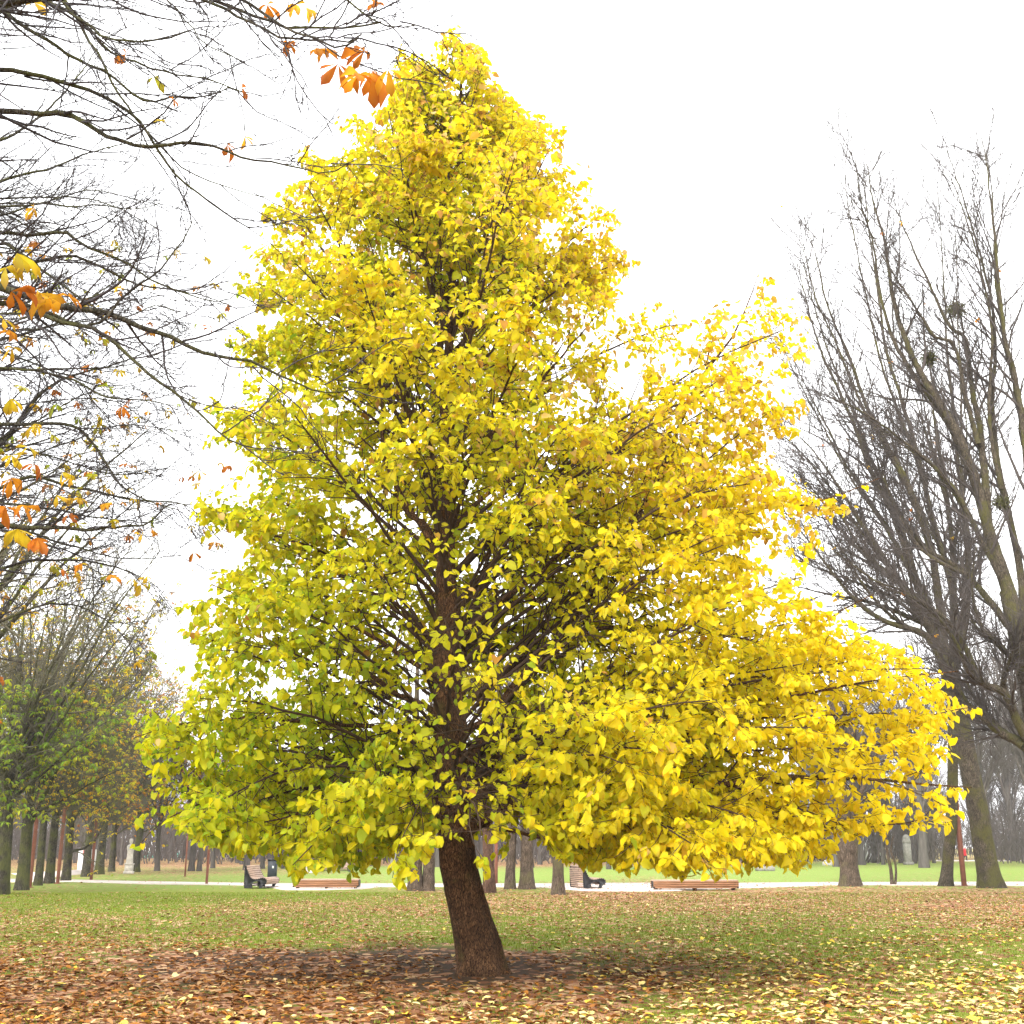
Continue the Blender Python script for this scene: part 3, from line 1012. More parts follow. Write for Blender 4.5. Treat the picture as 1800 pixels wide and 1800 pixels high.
ORANGE = [(.70, .30, .02), (.62, .22, .018), (.80, .46, .03), (.46, .15, .02), (.82, .56, .05)]
MIXED = [(.64, .30, .02), (.70, .46, .03), (.74, .54, .04), (.48, .47, .03), (.34, .42, .03), (.56, .20, .02), (.66, .52, .03)]
YELGREEN = [(.58, .60, .04), (.74, .66, .04), (.46, .55, .04), (.82, .64, .04), (.74, .46, .04)]
GREEN = [(.26, .42, .04), (.36, .50, .045), (.52, .58, .04), (.22, .36, .05)]


def limb_tree(name, base, label, cat, trunk, tw, limbs, bark, twig, k2=11, k3=6, k4=3, l2=.34, l3=.9, l4=.4, up=.05, ang=.65, wob=.10, tleaf=None, group=None, twr=.004, t2=.12, extra=None, grav2=0.0, lvl_cut=None):
    """tree from explicit trunk points (world) and limb polylines (world, radii)"""
    root = empty(name, base, label, cat, group)
    S = smooth_poly(np.array(trunk), 40)
    ns = 20
    a = np.arange(ns) * 2 * math.pi / ns
    V = []
    ph = random.random() * 6
    for i in range(len(S)):
        fl = 1 + .06 * np.sin(3 * a + ph + S[i, 2] * .3) + .04 * np.sin(5 * a + 2 * ph + S[i, 2] * .5) + .015 * rng.normal(size=ns)
        fl += math.exp(-max(S[i, 2], 0) / .3) * (.13 + .12 * np.sin(5 * a + ph))
        r = S[i, 3]
        V.append(np.stack([S[i, 0] + r * fl * np.cos(a), S[i, 1] + r * fl * np.sin(a), np.full(ns, S[i, 2])], -1))
    V = np.concatenate(V)
    i = (np.arange(len(S) - 1)[:, None] * ns + np.arange(ns)[None])
    j = (np.arange(len(S) - 1)[:, None] * ns + ((np.arange(ns) + 1) % ns)[None])
    F = np.stack([i, j, j + ns, i + ns], -1).reshape(-1, 4)
    link('trunk', make_mesh('trunk', V, [F], smooth=True), bark, root)
    AP, AR = [], []
    for (P, r0, r1) in limbs:
        Q = smooth_poly(np.array(P), 56)
        Q[2:] += np.cumsum(rng.normal(0, .009 + .0009 * np.linalg.norm(Q[-1] - Q[0]), (55, 3)), 0) * .6
        t = np.linspace(0, 1, 57)
        r = r0 + (r1 - r0) * t ** .75
        v, f = tubes(Q[None], r[None], 8)
        link('branch', make_mesh('branch', v, [f], smooth=True), bark, root)
        AP.append(Q[::4])
        AR.append(r[::4])
    AP, AR = np.array(AP), np.array(AR)
    AL = np.linalg.norm(np.diff(AP, axis=1), axis=2).sum(1)
    p, d, tt, rr, pa = kids(AP, AR, k2, t2, 1.0, ang, up=up)
    L2 = (l2 * AL[pa] * (1.1 - .75 * tt) + .3) * rng.uniform(.5, 1.25, len(p))
    s_pts, s_rad = grow(p, d, L2, np.clip(rr * .55, twr * 1.6, .06), np.full(len(p), twr), 7, wob, up * .6 + grav2)
    p3, d3, t3, r3, pa3 = kids(s_pts, s_rad, k3, .12, 1.0, ang, up=up)
    L3 = rng.uniform(.4, 1.1, len(p3)) * l3 * (1.15 - .6 * t3)
    q_pts, q_rad = grow(p3, d3, L3, np.clip(r3 * .6, twr, .02), np.full(len(p3), twr * .7), 5, wob * 1.2, up * .6)
    p4, d4, t4, r4, pa4 = kids(q_pts, q_rad, k4, .2, 1.0, ang, up=up)
    L4 = rng.uniform(.4, 1.2, len(p4)) * l4
    w_pts, w_rad = grow(p4, d4, L4, np.full(len(p4), twr * .8), np.full(len(p4), twr * .5), 3, wob * 1.4, up)
    V, F = cat_geo([tubes(s_pts, s_rad, 5), tubes(q_pts, q_rad, 3), tubes(w_pts, w_rad, 3)])
    link('twigs', make_mesh('twigs', V, [F]), twig, root)
    if tleaf:
        # leaves at twig tips: (count, size, colours)
        cnt, size, cols, flt = tleaf
        tips = w_pts[:, -1]
        if flt is not None:
            tips = tips[flt(tips)]
        if len(tips) > cnt:
            tips = tips[rng.choice(len(tips), cnt, replace=False)]
        if len(tips):
            v, f, c = chestnut_leaves(tips, rng.uniform(.7, 1.2, len(tips)) * size, cols)
            link('foliage', make_mesh('foliage', v, [f], c), M['chestnut_leaf'], root)
    return root, w_pts


def W3(pts, Y, dY=0.0, pre=None):
    m = len(pts)
    P = [] if pre is None else [np.array(q, float) for q in pre]
    if P:
        a, c = P[-1], at(pts[0][0], pts[0][1], Y)
        for f in (.3, .55, .75, .88, .95):
            P.append(a + (c - a) * f + np.array([0, 0, .35 * f * (1 - f)]))
    for i, (x, y) in enumerate(pts):
        P.append(at(x, y, Y + dY * i / max(1, m - 1)))
    return P


# --- nearest chestnut of the alley (trunk left of the frame, boughs overhead)
def near_chestnut():
    reseed(302)
    bx, by = -8.6, 8.6
    tr = [(bx, by, -.1, .42), (bx + .05, by, 1, .36), (bx + .1, by + .1, 2.5, .33), (bx + .2, by + .1, 4.5, .28), (bx + .3, by + .2, 7, .2), (bx + .4, by, 9.5, .12), (bx + .5, by, 11.5, .04)]
    f1, f2, f3 = (bx + .2, by + .1, 4.6), (bx + .25, by + .15, 6.0), (bx + .35, by + .1, 7.8)
    L = []
    def lb(pts, Y, dY, r0, r1, pre):
        L.append((W3(pts, Y, dY, [pre]), r0, r1))
    lb([(0, 18), (50, 52), (90, 82), (130, 110), (190, 137), (230, 172), (262, 190), (300, 187), (370, 187), (405, 170)], 8.8, .4, .055, .005, f3)
    lb([(0, 195), (70, 200), (125, 197), (160, 218), (200, 240), (265, 255), (360, 256), (450, 285), (525, 302), (570, 310), (610, 292)], 9.3, -.6, .07, .004, f2)
    lb([(0, 128), (50, 138), (110, 152), (180, 180), (235, 213), (270, 260), (310, 315), (350, 350), (400, 385), (450, 405), (510, 390)], 9.0, .8, .06, .004, f2)
    lb([(75, 0), (160, 40), (200, 62), (255, 70), (300, 67), (345, 50)], 8.4, -.5, .05, .005, f3)
    lb([(60, -40), (100, 0), (180, 80), (220, 100), (300, 122), (355, 127), (420, 150)], 8.3, .3, .05, .004, f3)
    lb([(250, -60), (385, 0), (460, 28), (520, 48), (580, 45), (640, 40), (680, 27)], 7.2, -.4, .06, .006, f3)
    lb([(250, -55), (385, 5), (440, 35), (500, 62), (560, 72), (620, 73), (638, 62)], 7.0, -.6, .05, .005, f3)
    lb([(260, -60), (400, 8), (470, 50), (540, 90), (580, 108), (620, 122), (655, 107)], 7.1, -1.0, .05, .005, f3)
    lb([(480, -80), (600, -25), (650, 0), (690, 15), (725, 12)], 7.0, -.4, .05, .004, f3)
    lb([(-60, 500), (0, 530), (60, 548), (120, 565), (180, 573), (230, 595), (280, 612), (340, 640), (420, 660), (500, 690), (560, 702), (610, 695)], 8.8, .6, .10, .004, f1)
    lb([(0, 526), (90, 552), (180, 573), (240, 520), (290, 480), (330, 430), (352, 395)], 8.8, .5, .06, .004, f1)
    lb([(0, 532), (100, 560), (165, 572), (230, 615), (290, 665), (340, 705), (390, 755), (450, 778), (510, 775)], 8.8, -.4, .06, .004, f1)
    lb([(0, 395), (60, 402), (120, 403), (160, 430), (220, 455), (280, 490), (330, 507), (400, 525), (430, 508)], 9.6, .5, .06, .004, f1)
    lb([(0, 490), (50, 470), (120, 452), (170, 470), (210, 490), (250, 505), (340, 520), (410, 540)], 10.2, .6, .06, .004, f1)
    lb([(240, -20), (320, 45), (345, 75), (400, 100), (425, 108)], 8.5, .2, .03, .004, f3)
    lb([(100, -20), (175, 100), (215, 180), (260, 235), (330, 300), (400, 330), (480, 350)], 10, .5, .05, .004, f2)
    root, tips = limb_tree('chestnut_tree', (bx, by, 0), 'near chestnut at the upper left, bare boughs with big orange leaf fans', 'tree', tr, .4, L, M['chestnut_bark'], M['twig_dark'],
                           k2=18, k3=5, k4=2, l2=.14, l3=.36, l4=.14, up=.0, ang=.6, wob=.13, twr=.0036, t2=.38, grav2=.04,
                           group='chestnut trees of the alley')
    # leaf fans seen on the boughs: (px,py,Y,size m,palette)
    spots = [(560, 85, 6.6, .15, 0), (594, 112, 6.4, .20, 0), (632, 130, 6.2, .19, 0), (655, 124, 6.2, .20, 0), (682, 122, 6.1, .19, 0), (640, 90, 6.4, .17, 0), (540, 15, 7, .12, 0), (520, 8, 7.1, .13, 0), (470, 8, 7.1, .13, 0), (505, 75, 6.9, .11, 0),
             (660, 5, 6.8, .11, 0), (220, 95, 8.3, .12, 0), (270, 135, 8.6, .15, 1), (60, 5, 8.2, .15, 0), (285, 210, 9, .11, 1), (400, 255, 9.0, .16, 0), (430, 240, 9, .14, 0), (425, 155, 8.4, .11, 0), (60, 365, 9.2, .12, 0),
             (30, 445, 8, .23, 1), (10, 470, 8, .21, 1), (20, 512, 8, .22, 0), (70, 515, 8.2, .22, 0), (85, 525, 8.2, .20, 0), (120, 520, 8.3, .15, 0), (40, 505, 8, .16, 0), (368, 575, 9.3, .08, 0), (5, 560, 8.3, .15, 1), (305, 175, 8.7, .09, 0),
             (15, 580, 8.3, .13, 1), (210, 650, 10, .10, 1), (190, 680, 10, .13, 1), (215, 715, 10, .14, 0), (20, 610, 9, .15, 1), (40, 680, 10, .12, 1), (20, 700, 9, .16, 1), (100, 710, 9.5, .14, 1), (60, 745, 9.5, .15, 1), (50, 785, 9, .16, 1),
             (20, 800, 9, .16, 1), (60, 815, 9, .15, 0), (110, 830, 9.4, .14, 1), (20, 840, 9, .16, 0), (125, 840, 9.4, .15, 1), (10, 890, 8.6, .18, 0), (40, 890, 8.6, .18, 0), (100, 870, 9.5, .13, 1), (120, 905, 9.4, .14, 0), (30, 930, 8.6, .17, 1),
             (65, 945, 8.7, .16, 0), (185, 885, 10, .10, 0), (145, 990, 10, .12, 0), (195, 1010, 9, .12, 0), (250, 940, 10, .09, 1), (220, 815, 10, .10, 0), (110, 1000, 10, .10, 0)]
    geo, cc = [], []
    for pal in (0, 1):
        P = np.array([at(x, y, Y) for x, y, Y, s, q in spots if q == pal])
        Sz = np.array([s for x, y, Y, s, q in spots if q == pal])
        v, f, c = chestnut_leaves(P, Sz, ORANGE if pal == 0 else MIXED, .55)
        geo.append((v, f))
        cc.append(c)
    # stalks that join each fan to the nearest twig
    sp_pts = []
    allp = np.concatenate([np.asarray(smooth_poly(np.array(l[0]), 60)) for l in L] + [tips.reshape(-1, 3)])
    for x, y, Y, s, q in spots:
        p = at(x, y, Y)
        k = np.argmin(((allp - p) ** 2).sum(1))
        e = allp[k]
        mid = .5 * (p + e) + np.array([0, 0, .05])
        sp_pts.append(np.stack([e, mid, p]))
    sp_pts = np.array(sp_pts)
    v, f = tubes(sp_pts, np.full(sp_pts.shape[:2], .0025), 3)
    geo.append((v, f))
    cc.append(np.tile(np.array([[.06, .04, .03]]), (len(v), 1)))
    V, F = cat_geo(geo)
    link('foliage', make_mesh('foliage', V, [F], np.concatenate(cc)), M['chestnut_leaf'], root)


near_chestnut()


def second_chestnut():
    reseed(303)
    bx, by = -11.6, 18.5
    tr = [(bx, by, -.1, .42), (bx, by, 1, .36), (bx + .1, by, 3, .32), (bx + .1, by, 5, .28), (bx + .2, by, 8, .2), (bx + .3, by, 11, .12), (bx + .3, by, 13.5, .04)]
    L = []
    def lb(pts, Y, dY, r0, r1, z):
        L.append((W3(pts, Y, dY, [(bx + .1, by, z)]), r0, r1))
    lb([(0, 930), (45, 936), (110, 933), (160, 940), (220, 932), (265, 927), (300, 895), (350, 895)], 18, -1, .10, .006, 4.2)
    lb([(0, 745), (80, 745), (150, 750), (190, 790), (230, 850), (280, 880), (340, 897)], 18, .5, .09, .006, 5.5)
    lb([(0, 860), (60, 835), (120, 850), (180, 865), (240, 880), (330, 890), (375, 935)], 18.5, .8, .07, .006, 5)
    lb([(-40, 820), (10, 775), (60, 705), (110, 670), (170, 655), (230, 637), (280, 610)], 19, .8, .10, .006, 5.8)
    lb([(0, 650), (70, 648), (130, 660), (190, 690), (250, 695), (310, 705)], 18, -.6, .07, .006, 6.5)
    lb([(-30, 350), (0, 362), (60, 364), (115, 365), (180, 363), (240, 367), (280, 355)], 17.5, .5, .06, .005, 9)
    lb([(-30, 330), (40, 308), (90, 297), (150, 272), (210, 257), (265, 250)], 18.5, .5, .08, .005, 9.2)
    lb([(0, 430), (60, 470), (130, 520), (200, 560), (270, 540), (320, 560)], 18.5, -.5, .07, .005, 8)
    lb([(0, 1000), (60, 985), (150, 985), (210, 995), (260, 1020), (290, 1045)], 18.8, 1.0, .07, .006, 4)
    lb([(-40, 260), (0, 250), (60, 215), (110, 170), (160, 100), (200, 60)], 18.5, .5, .07, .005, 10)
    lb([(0, 600), (50, 590), (110, 570), (170, 530), (215, 500), (260, 470), (310, 455)], 19, .5, .07, .005, 7.2)
    lb([(0, 1090), (70, 1060), (140, 1065), (200, 1100), (240, 1150)], 18.6, 1, .06, .005, 3.4)
    for i in range(20):
        y0 = random.uniform(330, 1120)
        y1 = y0 + random.uniform(-110, 70)
        x1 = random.uniform(170, 345) if y0 < 980 else random.uniform(120, 250)
        sag = random.uniform(-50, 40)
        lb([(-30, y0), (x1 * .3, y0 * .7 + y1 * .3 + sag * .7), (x1 * .65, y0 * .35 + y1 * .65 + sag), (x1, y1)], random.uniform(16.5, 20.5), random.uniform(-1, 1.5), random.uniform(.03, .06), .005,
           max(3.0, at(-30, y0, by)[2] - 1.2))
    limb_tree('chestnut_tree', (bx, by, 0), 'chestnut at the left edge showing a dense web of bare twigs', 'tree', tr, .4, L, M['chestnut_bark'], M['twig_dark'],
              k2=17, k3=6, k4=3, l2=.22, l3=.62, l4=.28, up=.0, ang=.62, wob=.12, twr=.0046, t2=.36, group='chestnut trees of the alley',
              tleaf=(190, .17, MIXED, lambda P: (proj(P)[1] > 420)))


second_chestnut()


# --- the alley further back
def spread_limbs(base, h0, h1, n, R, r0, lean=.5, z_first=2.5, curve=.3, phis=None):
    L = []
    for i in range(n):
        a = i * 2.39996 + random.random() * .6 if phis is None else phis[i]
        z = z_first + (h0 - z_first) * random.random() * .5 + i * (h0 - z_first) * .5 / n
        p0 = np.array(base) + np.array([0, 0, z])
        ze = h1 * random.uniform(.62, 1.0)
        rr = R * random.uniform(.55, 1.0)
        d = np.array([math.cos(a), math.sin(a), 0])
        p3 = np.array(base) + d * rr + np.array([0, 0, ze])
        p1 = p0 + d * rr * curve + np.array([0, 0, (ze - z) * .3])
        p2 = p0 + d * rr * (curve + .33) + np.array([0, 0, (ze - z) * .68])
        L.append(([p0, p1, p2, p3], r0 * random.uniform(.7, 1), .012))
    return L


reseed(305)
b = np.array([-15.2, 30.5, 0])
tr = [(b[0], b[1], -.1, .46), (b[0], b[1], 1, .40), (b[0], b[1], 3, .34), (b[0] + .1, b[1], 6, .24), (b[0] + .1, b[1], 9.5, .1)]
limb_tree('chestnut_tree', b, 'chestnut whose olive brown twigs close the left edge above the thick mossy trunk', 'tree', tr, .4, spread_limbs(b, 8, 13, 16, 6.5, .13, z_first=3.2), M['chestnut_bark'], M['twig_olive'], k2=13, k3=6, k4=3, l2=.27, l3=.9, l4=.4,
          up=.02, ang=.6, wob=.12, twr=.0065, tleaf=(330, .2, MIXED, None), group='chestnut trees of the alley')
ALLEY = [  # px, py of the foot, trunk width px, label, leaves (count,size,palette)
    (-1, 1573, 30, 'thick mossy chestnut trunk at the left edge with a green leaf bough', (330, .26, GREEN)),
    (38, 1565, 25, 'pale barked chestnut second from the left edge, left of the rust post', (300, .24, YELGREEN)),
    (67, 1557, 16, 'slim grey chestnut between the two leftmost rust posts', (280, .24, YELGREEN)),
    (86, 1553, 18, 'grey mossy chestnut just left of the second rust post', (200, .24, MIXED)),
    (115, 1549, 17, 'green mossed chestnut with a low curved limb where the path begins', (320, .24, YELGREEN)),
    (150, 1541, 16, 'chestnut behind the third rust post beside the pale pavement', (250, .26, MIXED)),
    (174, 1537, 17, 'tall chestnut with clustered upright stems right of the third rust post', (270, .26, MIXED)),
    (196, 1532, 12, 'thin chestnut just left of the stone statue', (220, .28, ORANGE)),
    (238, 1533, 15, 'dark leaning chestnut right beside the stone statue', (270, .28, MIXED)),
]
for i, (px, py, w, lab, lf) in enumerate(ALLEY):
    b = gnd(px, py)
    dp = depth(b)
    r = w / 2 * dp / FPX * .84
    H = random.uniform(12.5, 14.5) if i else 13
    lean = random.uniform(-.03, .03)
    tr = [(b[0], b[1], -.1, r * 1.15), (b[0], b[1], 1, r), (b[0] + lean * 3, b[1], 3, r * .85), (b[0] + lean * 6, b[1], 5.5, r * .6), (b[0] + lean * 9, b[1], H * .6, r * .36), (b[0] + lean * 12, b[1], H * .78, r * .06)]
    L = spread_limbs(b, 6.5, H, 15, 4.6, r * .42, z_first=2.0)
    L += spread_limbs(b, 4.5, 6.5, 5, 3.8, r * .3, z_first=2.2)
    if i == 4:
        d = dp
        L.append(([at(116, 1502, b[1]), at(130, 1495, b[1]), at(150, 1488, b[1]), at(170, 1470, b[1]), at(182, 1440, b[1]), at(195, 1390, b[1])], r * .4, .015))
    flt = None
    if i == 0:
        flt = lambda P: (P[:, 2] < 7.2)
    limb_tree('chestnut_tree', b, lab, 'tree', tr, w, L, M['chestnut_bark'], M['twig_olive'], k2=15, k3=6, k4=3, l2=.30, l3=1.0, l4=.5, up=-.02, ang=.72, wob=.13, twr=.010, t2=.07,
              tleaf=(int(lf[0] * 4.2), lf[1] * .82, lf[2], flt), group='chestnut trees of the alley')
    if i == 0:
        c_ = bpy.data.objects[-1] if False else None


# --- the tall bare trees on the right
def twin(L, jit=34):
    """a thinner companion shoot beside each limb"""
    out = []
    for (w0, dY, pts) in L:
        k = max(1, len(pts) // 4)
        jx, jy = random.uniform(-jit, jit), random.uniform(-jit, jit)
        n = len(pts)
        out.append((w0, dY, pts))
        out.append((w0 * .55, dY + random.uniform(-3, 3), [(x + jx * max(0, i) / n * 2 * (1 if i else 0), y + jy * i / n * 2) for i, (x, y) in enumerate(pts[k:])]))
    return out


def right_trees():
    reseed(304)
    b1 = gnd(1745, 1561)
    Y = b1[1]
    s = lambda w: w / 2 * Y * 1.02 / FPX

    def TR(pts, YY):
        return [np.append(at(x, y, YY), w / 2 * YY / FPX) for x, y, w in pts]
    t1 = TR([(1748, 1566, 44), (1741, 1540, 38), (1731, 1490, 35), (1719, 1420, 33), (1702, 1340, 31), (1688, 1270, 31), (1675, 1210, 32), (1662, 1160, 30), (1648, 1120, 20), (1630, 1080, 14)], Y)
    fk = [(1672, 1200), (1660, 1150)]
    L = []
    for w0, dY, pts in twin([
        (22, -1, fk + [(1620, 1080), (1590, 1030), (1550, 970), (1510, 910), (1480, 860), (1430, 790), (1395, 760)]),
        (20, 1, fk + [(1640, 1090), (1610, 1010), (1570, 900), (1530, 820), (1500, 740), (1460, 650), (1430, 560), (1405, 460)]),
        (20, -1.5, fk + [(1655, 1080), (1635, 960), (1600, 860), (1560, 780), (1520, 700), (1490, 620), (1455, 540), (1430, 440), (1415, 400)]),
        (16, 2, [(1665, 1180), (1640, 1110), (1590, 1080), (1540, 1060), (1450, 1040), (1380, 1025)]),
        (16, -2, [(1668, 1185), (1630, 1120), (1560, 1095), (1500, 1050), (1430, 960), (1380, 900)]),
        (16, 0, [(1670, 1190), (1680, 1100), (1665, 1000), (1640, 900), (1615, 800), (1590, 720), (1560, 620), (1540, 500), (1520, 380), (1515, 290)]),
        (14, 2.5, [(1674, 1200), (1690, 1120), (1700, 1020), (1690, 900), (1680, 800), (1672, 700), (1660, 560), (1650, 430), (1640, 330)]),
        (14, -2, [(1660, 1150), (1615, 1060), (1560, 1010), (1500, 960), (1440, 870), (1400, 830)]),
        (12, 3, [(1655, 1130), (1610, 1030), (1560, 930), (1500, 840), (1460, 760), (1420, 680), (1390, 600)]),
    ]):
        L.append((W3(pts, Y, dY), s(w0), .014))
    limb_tree('maple_tree', b1, 'tall bare leaning tree with a mossy ringed trunk right of the red post', 'tree', t1, 40, L, M['maple_bark'], M['twig_maple'], k2=19, k3=7, k4=3, l2=.26, l3=1.8, l4=.7, up=.07, ang=.55, wob=.10, twr=.0125, t2=.12, tleaf=(16, .2, ORANGE, None))
    # thin upright tree left of the red post
    b2 = gnd(1662, 1558)
    Y = b2[1]
    t2_ = TR([(1662, 1563, 24), (1664, 1530, 19), (1669, 1480, 19), (1673, 1420, 19), (1675, 1300, 16), (1675, 1150, 14), (1676, 1000, 11), (1668, 900, 9), (1652, 800, 7), (1640, 720, 4)], Y)
    L = []
    for w0, dY, pts in twin([(10, 1, [(1674, 1250), (1650, 1130), (1610, 1020), (1560, 920), (1540, 840)]), (9, -1, [(1675, 1150), (1700, 1050), (1730, 960), (1745, 860), (1750, 760)]), (8, 1.5, [(1675, 1050), (1650, 960), (1600, 860), (1570, 760)]),
                        (8, -1.5, [(1674, 980), (1690, 880), (1700, 780), (1690, 660)]), (7, .5, [(1668, 900), (1640, 800), (1620, 700), (1610, 600)])]):
        L.append((W3(pts, Y, dY), s(w0), .012))
    limb_tree('maple_tree', b2, 'slim upright mossy tree standing between the sapling and the red post', 'tree', t2_, 20, L, M['maple_bark'], M['twig_maple'], k2=18, k3=6, k4=3, l2=.22, l3=1.2, l4=.6, up=.08, ang=.5, wob=.10, twr=.0105)
    # big tree whose stem stands past the right edge
    b3 = at(1850, 1600, 38)
    b3[2] = 0
    Y = 38
    s3 = lambda w: w / 2 * Y * 1.02 / FPX
    t3 = [np.append(b3 - np.array([0, 0, .1]), s3(60)), np.append(at(1846, 1480, Y), s3(50)), np.append(at(1838, 1380, Y), s3(46)), np.append(at(1825, 1280, Y), s3(42)), np.append(at(1806, 1180, Y), s3(36)), np.append(at(1788, 1110, Y), s3(32)), np.append(at(1772, 1040, Y), s3(28))]
    L = []
    for w0, dY, pts in twin([
        (28, 0, [(1780, 1070), (1770, 1030), (1750, 975), (1737, 925), (1707, 825), (1682, 762), (1650, 707), (1612, 650), (1587, 600), (1570, 537), (1555, 425), (1540, 370), (1525, 290)]),
        (20, 1, [(1755, 990), (1735, 925), (1720, 780), (1702, 680), (1690, 600), (1660, 575), (1625, 500), (1590, 430), (1560, 360)]),
        (22, -1, [(1810, 1200), (1815, 1000), (1800, 780), (1782, 660), (1765, 600), (1750, 500), (1742, 400), (1735, 300), (1722, 230)]),
        (18, 1.5, [(1800, 1150), (1790, 1000), (1760, 860), (1740, 740), (1745, 620), (1740, 540), (1720, 440), (1690, 340), (1660, 260)]),
        (26, 1, [(1838, 1350), (1800, 1312), (1760, 1292), (1725, 1265), (1697, 1238), (1676, 1205), (1640, 1180)]),
        (20, -2, [(1836, 1330), (1800, 1290), (1780, 1245), (1764, 1214), (1740, 1205), (1715, 1185), (1695, 1135), (1660, 1085), (1610, 1050), (1560, 1030), (1500, 985)]),
        (13, -2, [(1764, 1214), (1768, 1180), (1776, 1155), (1790, 1125), (1812, 1100)]),
        (14, -1, [(1815, 1200), (1770, 1150), (1745, 1125), (1728, 1110), (1712, 1070), (1705, 1020), (1715, 960)]),
        (16, 2, [(1790, 1120), (1700, 1010), (1620, 960), (1560, 860), (1530, 760)]),
        (14, -1, [(1770, 1040), (1700, 900), (1650, 830), (1590, 780), (1520, 730), (1460, 700)]),
    ]):
        L.append((W3(pts, Y, dY), s3(w0), .012))
    root, tips = limb_tree('maple_tree', b3, 'large bare tree at the right edge with heavy crossing limbs', 'tree', t3, 50, L, M['maple_bark'], M['twig_maple'], k2=19, k3=7, k4=3, l2=.25, l3=1.5, l4=.6, up=.07, ang=.55, wob=.10, twr=.0108, t2=.12, tleaf=(16, .18, ORANGE, None))
    # mistletoe clumps
    for (x, y, rr, lab) in [(1682, 545, .40, 'round mistletoe clump high in the bare trees at the right'), (1632, 632, .38, 'mistletoe clump on the thick limb below and left of the higher clump'), (1760, 885, .35, 'lowest mistletoe clump on the right hand tree')]:
        c = at(x, y, 38.3)
        n = 170
        d = unit(rng.normal(size=(n, 3)))
        pts, rad = grow(np.repeat(c[None], n, 0), d, rng.uniform(.5, 1, n) * rr, np.full(n, .012), np.full(n, .008), 3, .25)
        g = [tubes(pts, rad, 3)]
        tp = pts[:, 2:].reshape(-1, 3)
        v2, f2 = leaves(tp, unit(rng.normal(size=tp.shape)), rng.normal(size=tp.shape), rng.uniform(.05, .09, len(tp)), HAZEL, np.zeros(len(tp)), .6)
        V, F = cat_geo(g + [(v2, f2)])
        o = link('mistletoe', make_mesh('mistletoe', V, [F]), M['mistletoe'])
        tag(o, lab, 'mistletoe', 'mistletoe clumps')


right_trees()

# --- trees just behind the hazel, at the path
reseed(306)
MID = [  # px, py, width px, colour, H, label
    (730, 1566, 23, 'grey', 11, 'stout double stemmed grey tree left of the leaning yellow tree'),
    (859, 1570, 20, 'red', 11, 'reddish slim tree just right of the leaning trunk'),
    (897, 1563, 17, 'grey', 12, 'left and thinner of the twin grey trees beside the path'),
    (926, 1563, 24, 'grey', 12, 'right and thicker of the twin grey trees beside the path'),
    (982, 1573, 20, 'grey', 10, 'pale straight tree directly left of the slatted lounge bench'),
    (1495, 1558, 32, 'grey', 10.5, 'tree forking low from a wide base left of the sapling'),
]
for (px, py, w, colr, H, lab) in MID:
    b = gnd(px, py)
    dp = depth(b)
    r = w / 2 * dp / FPX
    lx = {730: -.1, 859: -.2, 897: .25, 926: .05, 982: -.05, 1495: -.2}[px]
    tr = [(b[0], b[1], -.1, r * 1.2), (b[0], b[1], .6, r), (b[0] + lx * .3, b[1], 1.8, r * .9), (b[0] + lx * .7, b[1], 4, r * .75), (b[0] + lx, b[1], 6.5, r * .5), (b[0] + lx, b[1], H * .8, r * .25), (b[0] + lx, b[1], H, r * .08)]
    L = spread_limbs(b + np.array([lx * .6, 0, 0]), 7, H, 8, 3.6, r * .4, z_first=2.6 if px != 1495 else 1.1)
    if px == 730:
        L.append(([b + np.array([.50, .05, -.1]), b + np.array([.52, .05, 2]), b + np.array([.6, 0, 5]), b + np.array([.9, 0, 9])], r * 1.1, .03))
    if px == 1495:
        L.append(([b + np.array([0, 0, .3]), b + np.array([-.35, 0, 1.6]), b + np.array([-.7, 0, 4]), b + np.array([-1.2, 0, 8])], r * .75, .03))
        L.append(([b + np.array([0, 0, .3]), b + np.array([.25, 0, 1.7]), b + np.array([.4, 0, 4]), b + np.array([.9, 0, 8])], r * .7, .03))
    limb_tree('park_tree', b, lab, 'tree', tr, w, L, M['red_bark'] if colr == 'red' else M['grey_bark'], M['twig_grey'], k2=8, k3=4, k4=3, l2=.28, l3=.9, l4=.5, up=.08, ang=.55, twr=.008)

# sapling
b = gnd(1570, 1556)
root = empty('sapling', b, 'thin two stemmed sapling in a small leaf mound by the path', 'sapling')
ps = [(1568, 1557, 7), (1566, 1530, 5), (1561, 1505, 4), (1558, 1480, 3), (1563, 1440, 2)]
pq = [(1573, 1557, 5), (1575, 1535, 4), (1573, 1515, 3), (1566, 1495, 3), (1570, 1470, 2)]
G = []
for pl in (ps, pq):
    P = smooth_poly(np.array([at(x, y, b[1]) for x, y, w in pl]), 12)
    r = np.linspace(pl[0][2], pl[-1][2], 13) / 2 * b[1] / FPX
    v, f = tubes(P[None], r[None], 7)
    link('stem', make_mesh('stem', v, [f], smooth=True), M['grey_bark'], root)
    p, d, tt, rr, pa = kids(P[None], r[None], 12, .35, 1, .7, up=.2)
    G.append(tubes(*grow(p, d, rng.uniform(.3, .9, len(p)), np.full(len(p), .012), np.full(len(p), .006), 4, .15, .05), 3))
V, F = cat_geo(G)
link('twigs', make_mesh('twigs', V, [F]), M['twig_grey'], root)


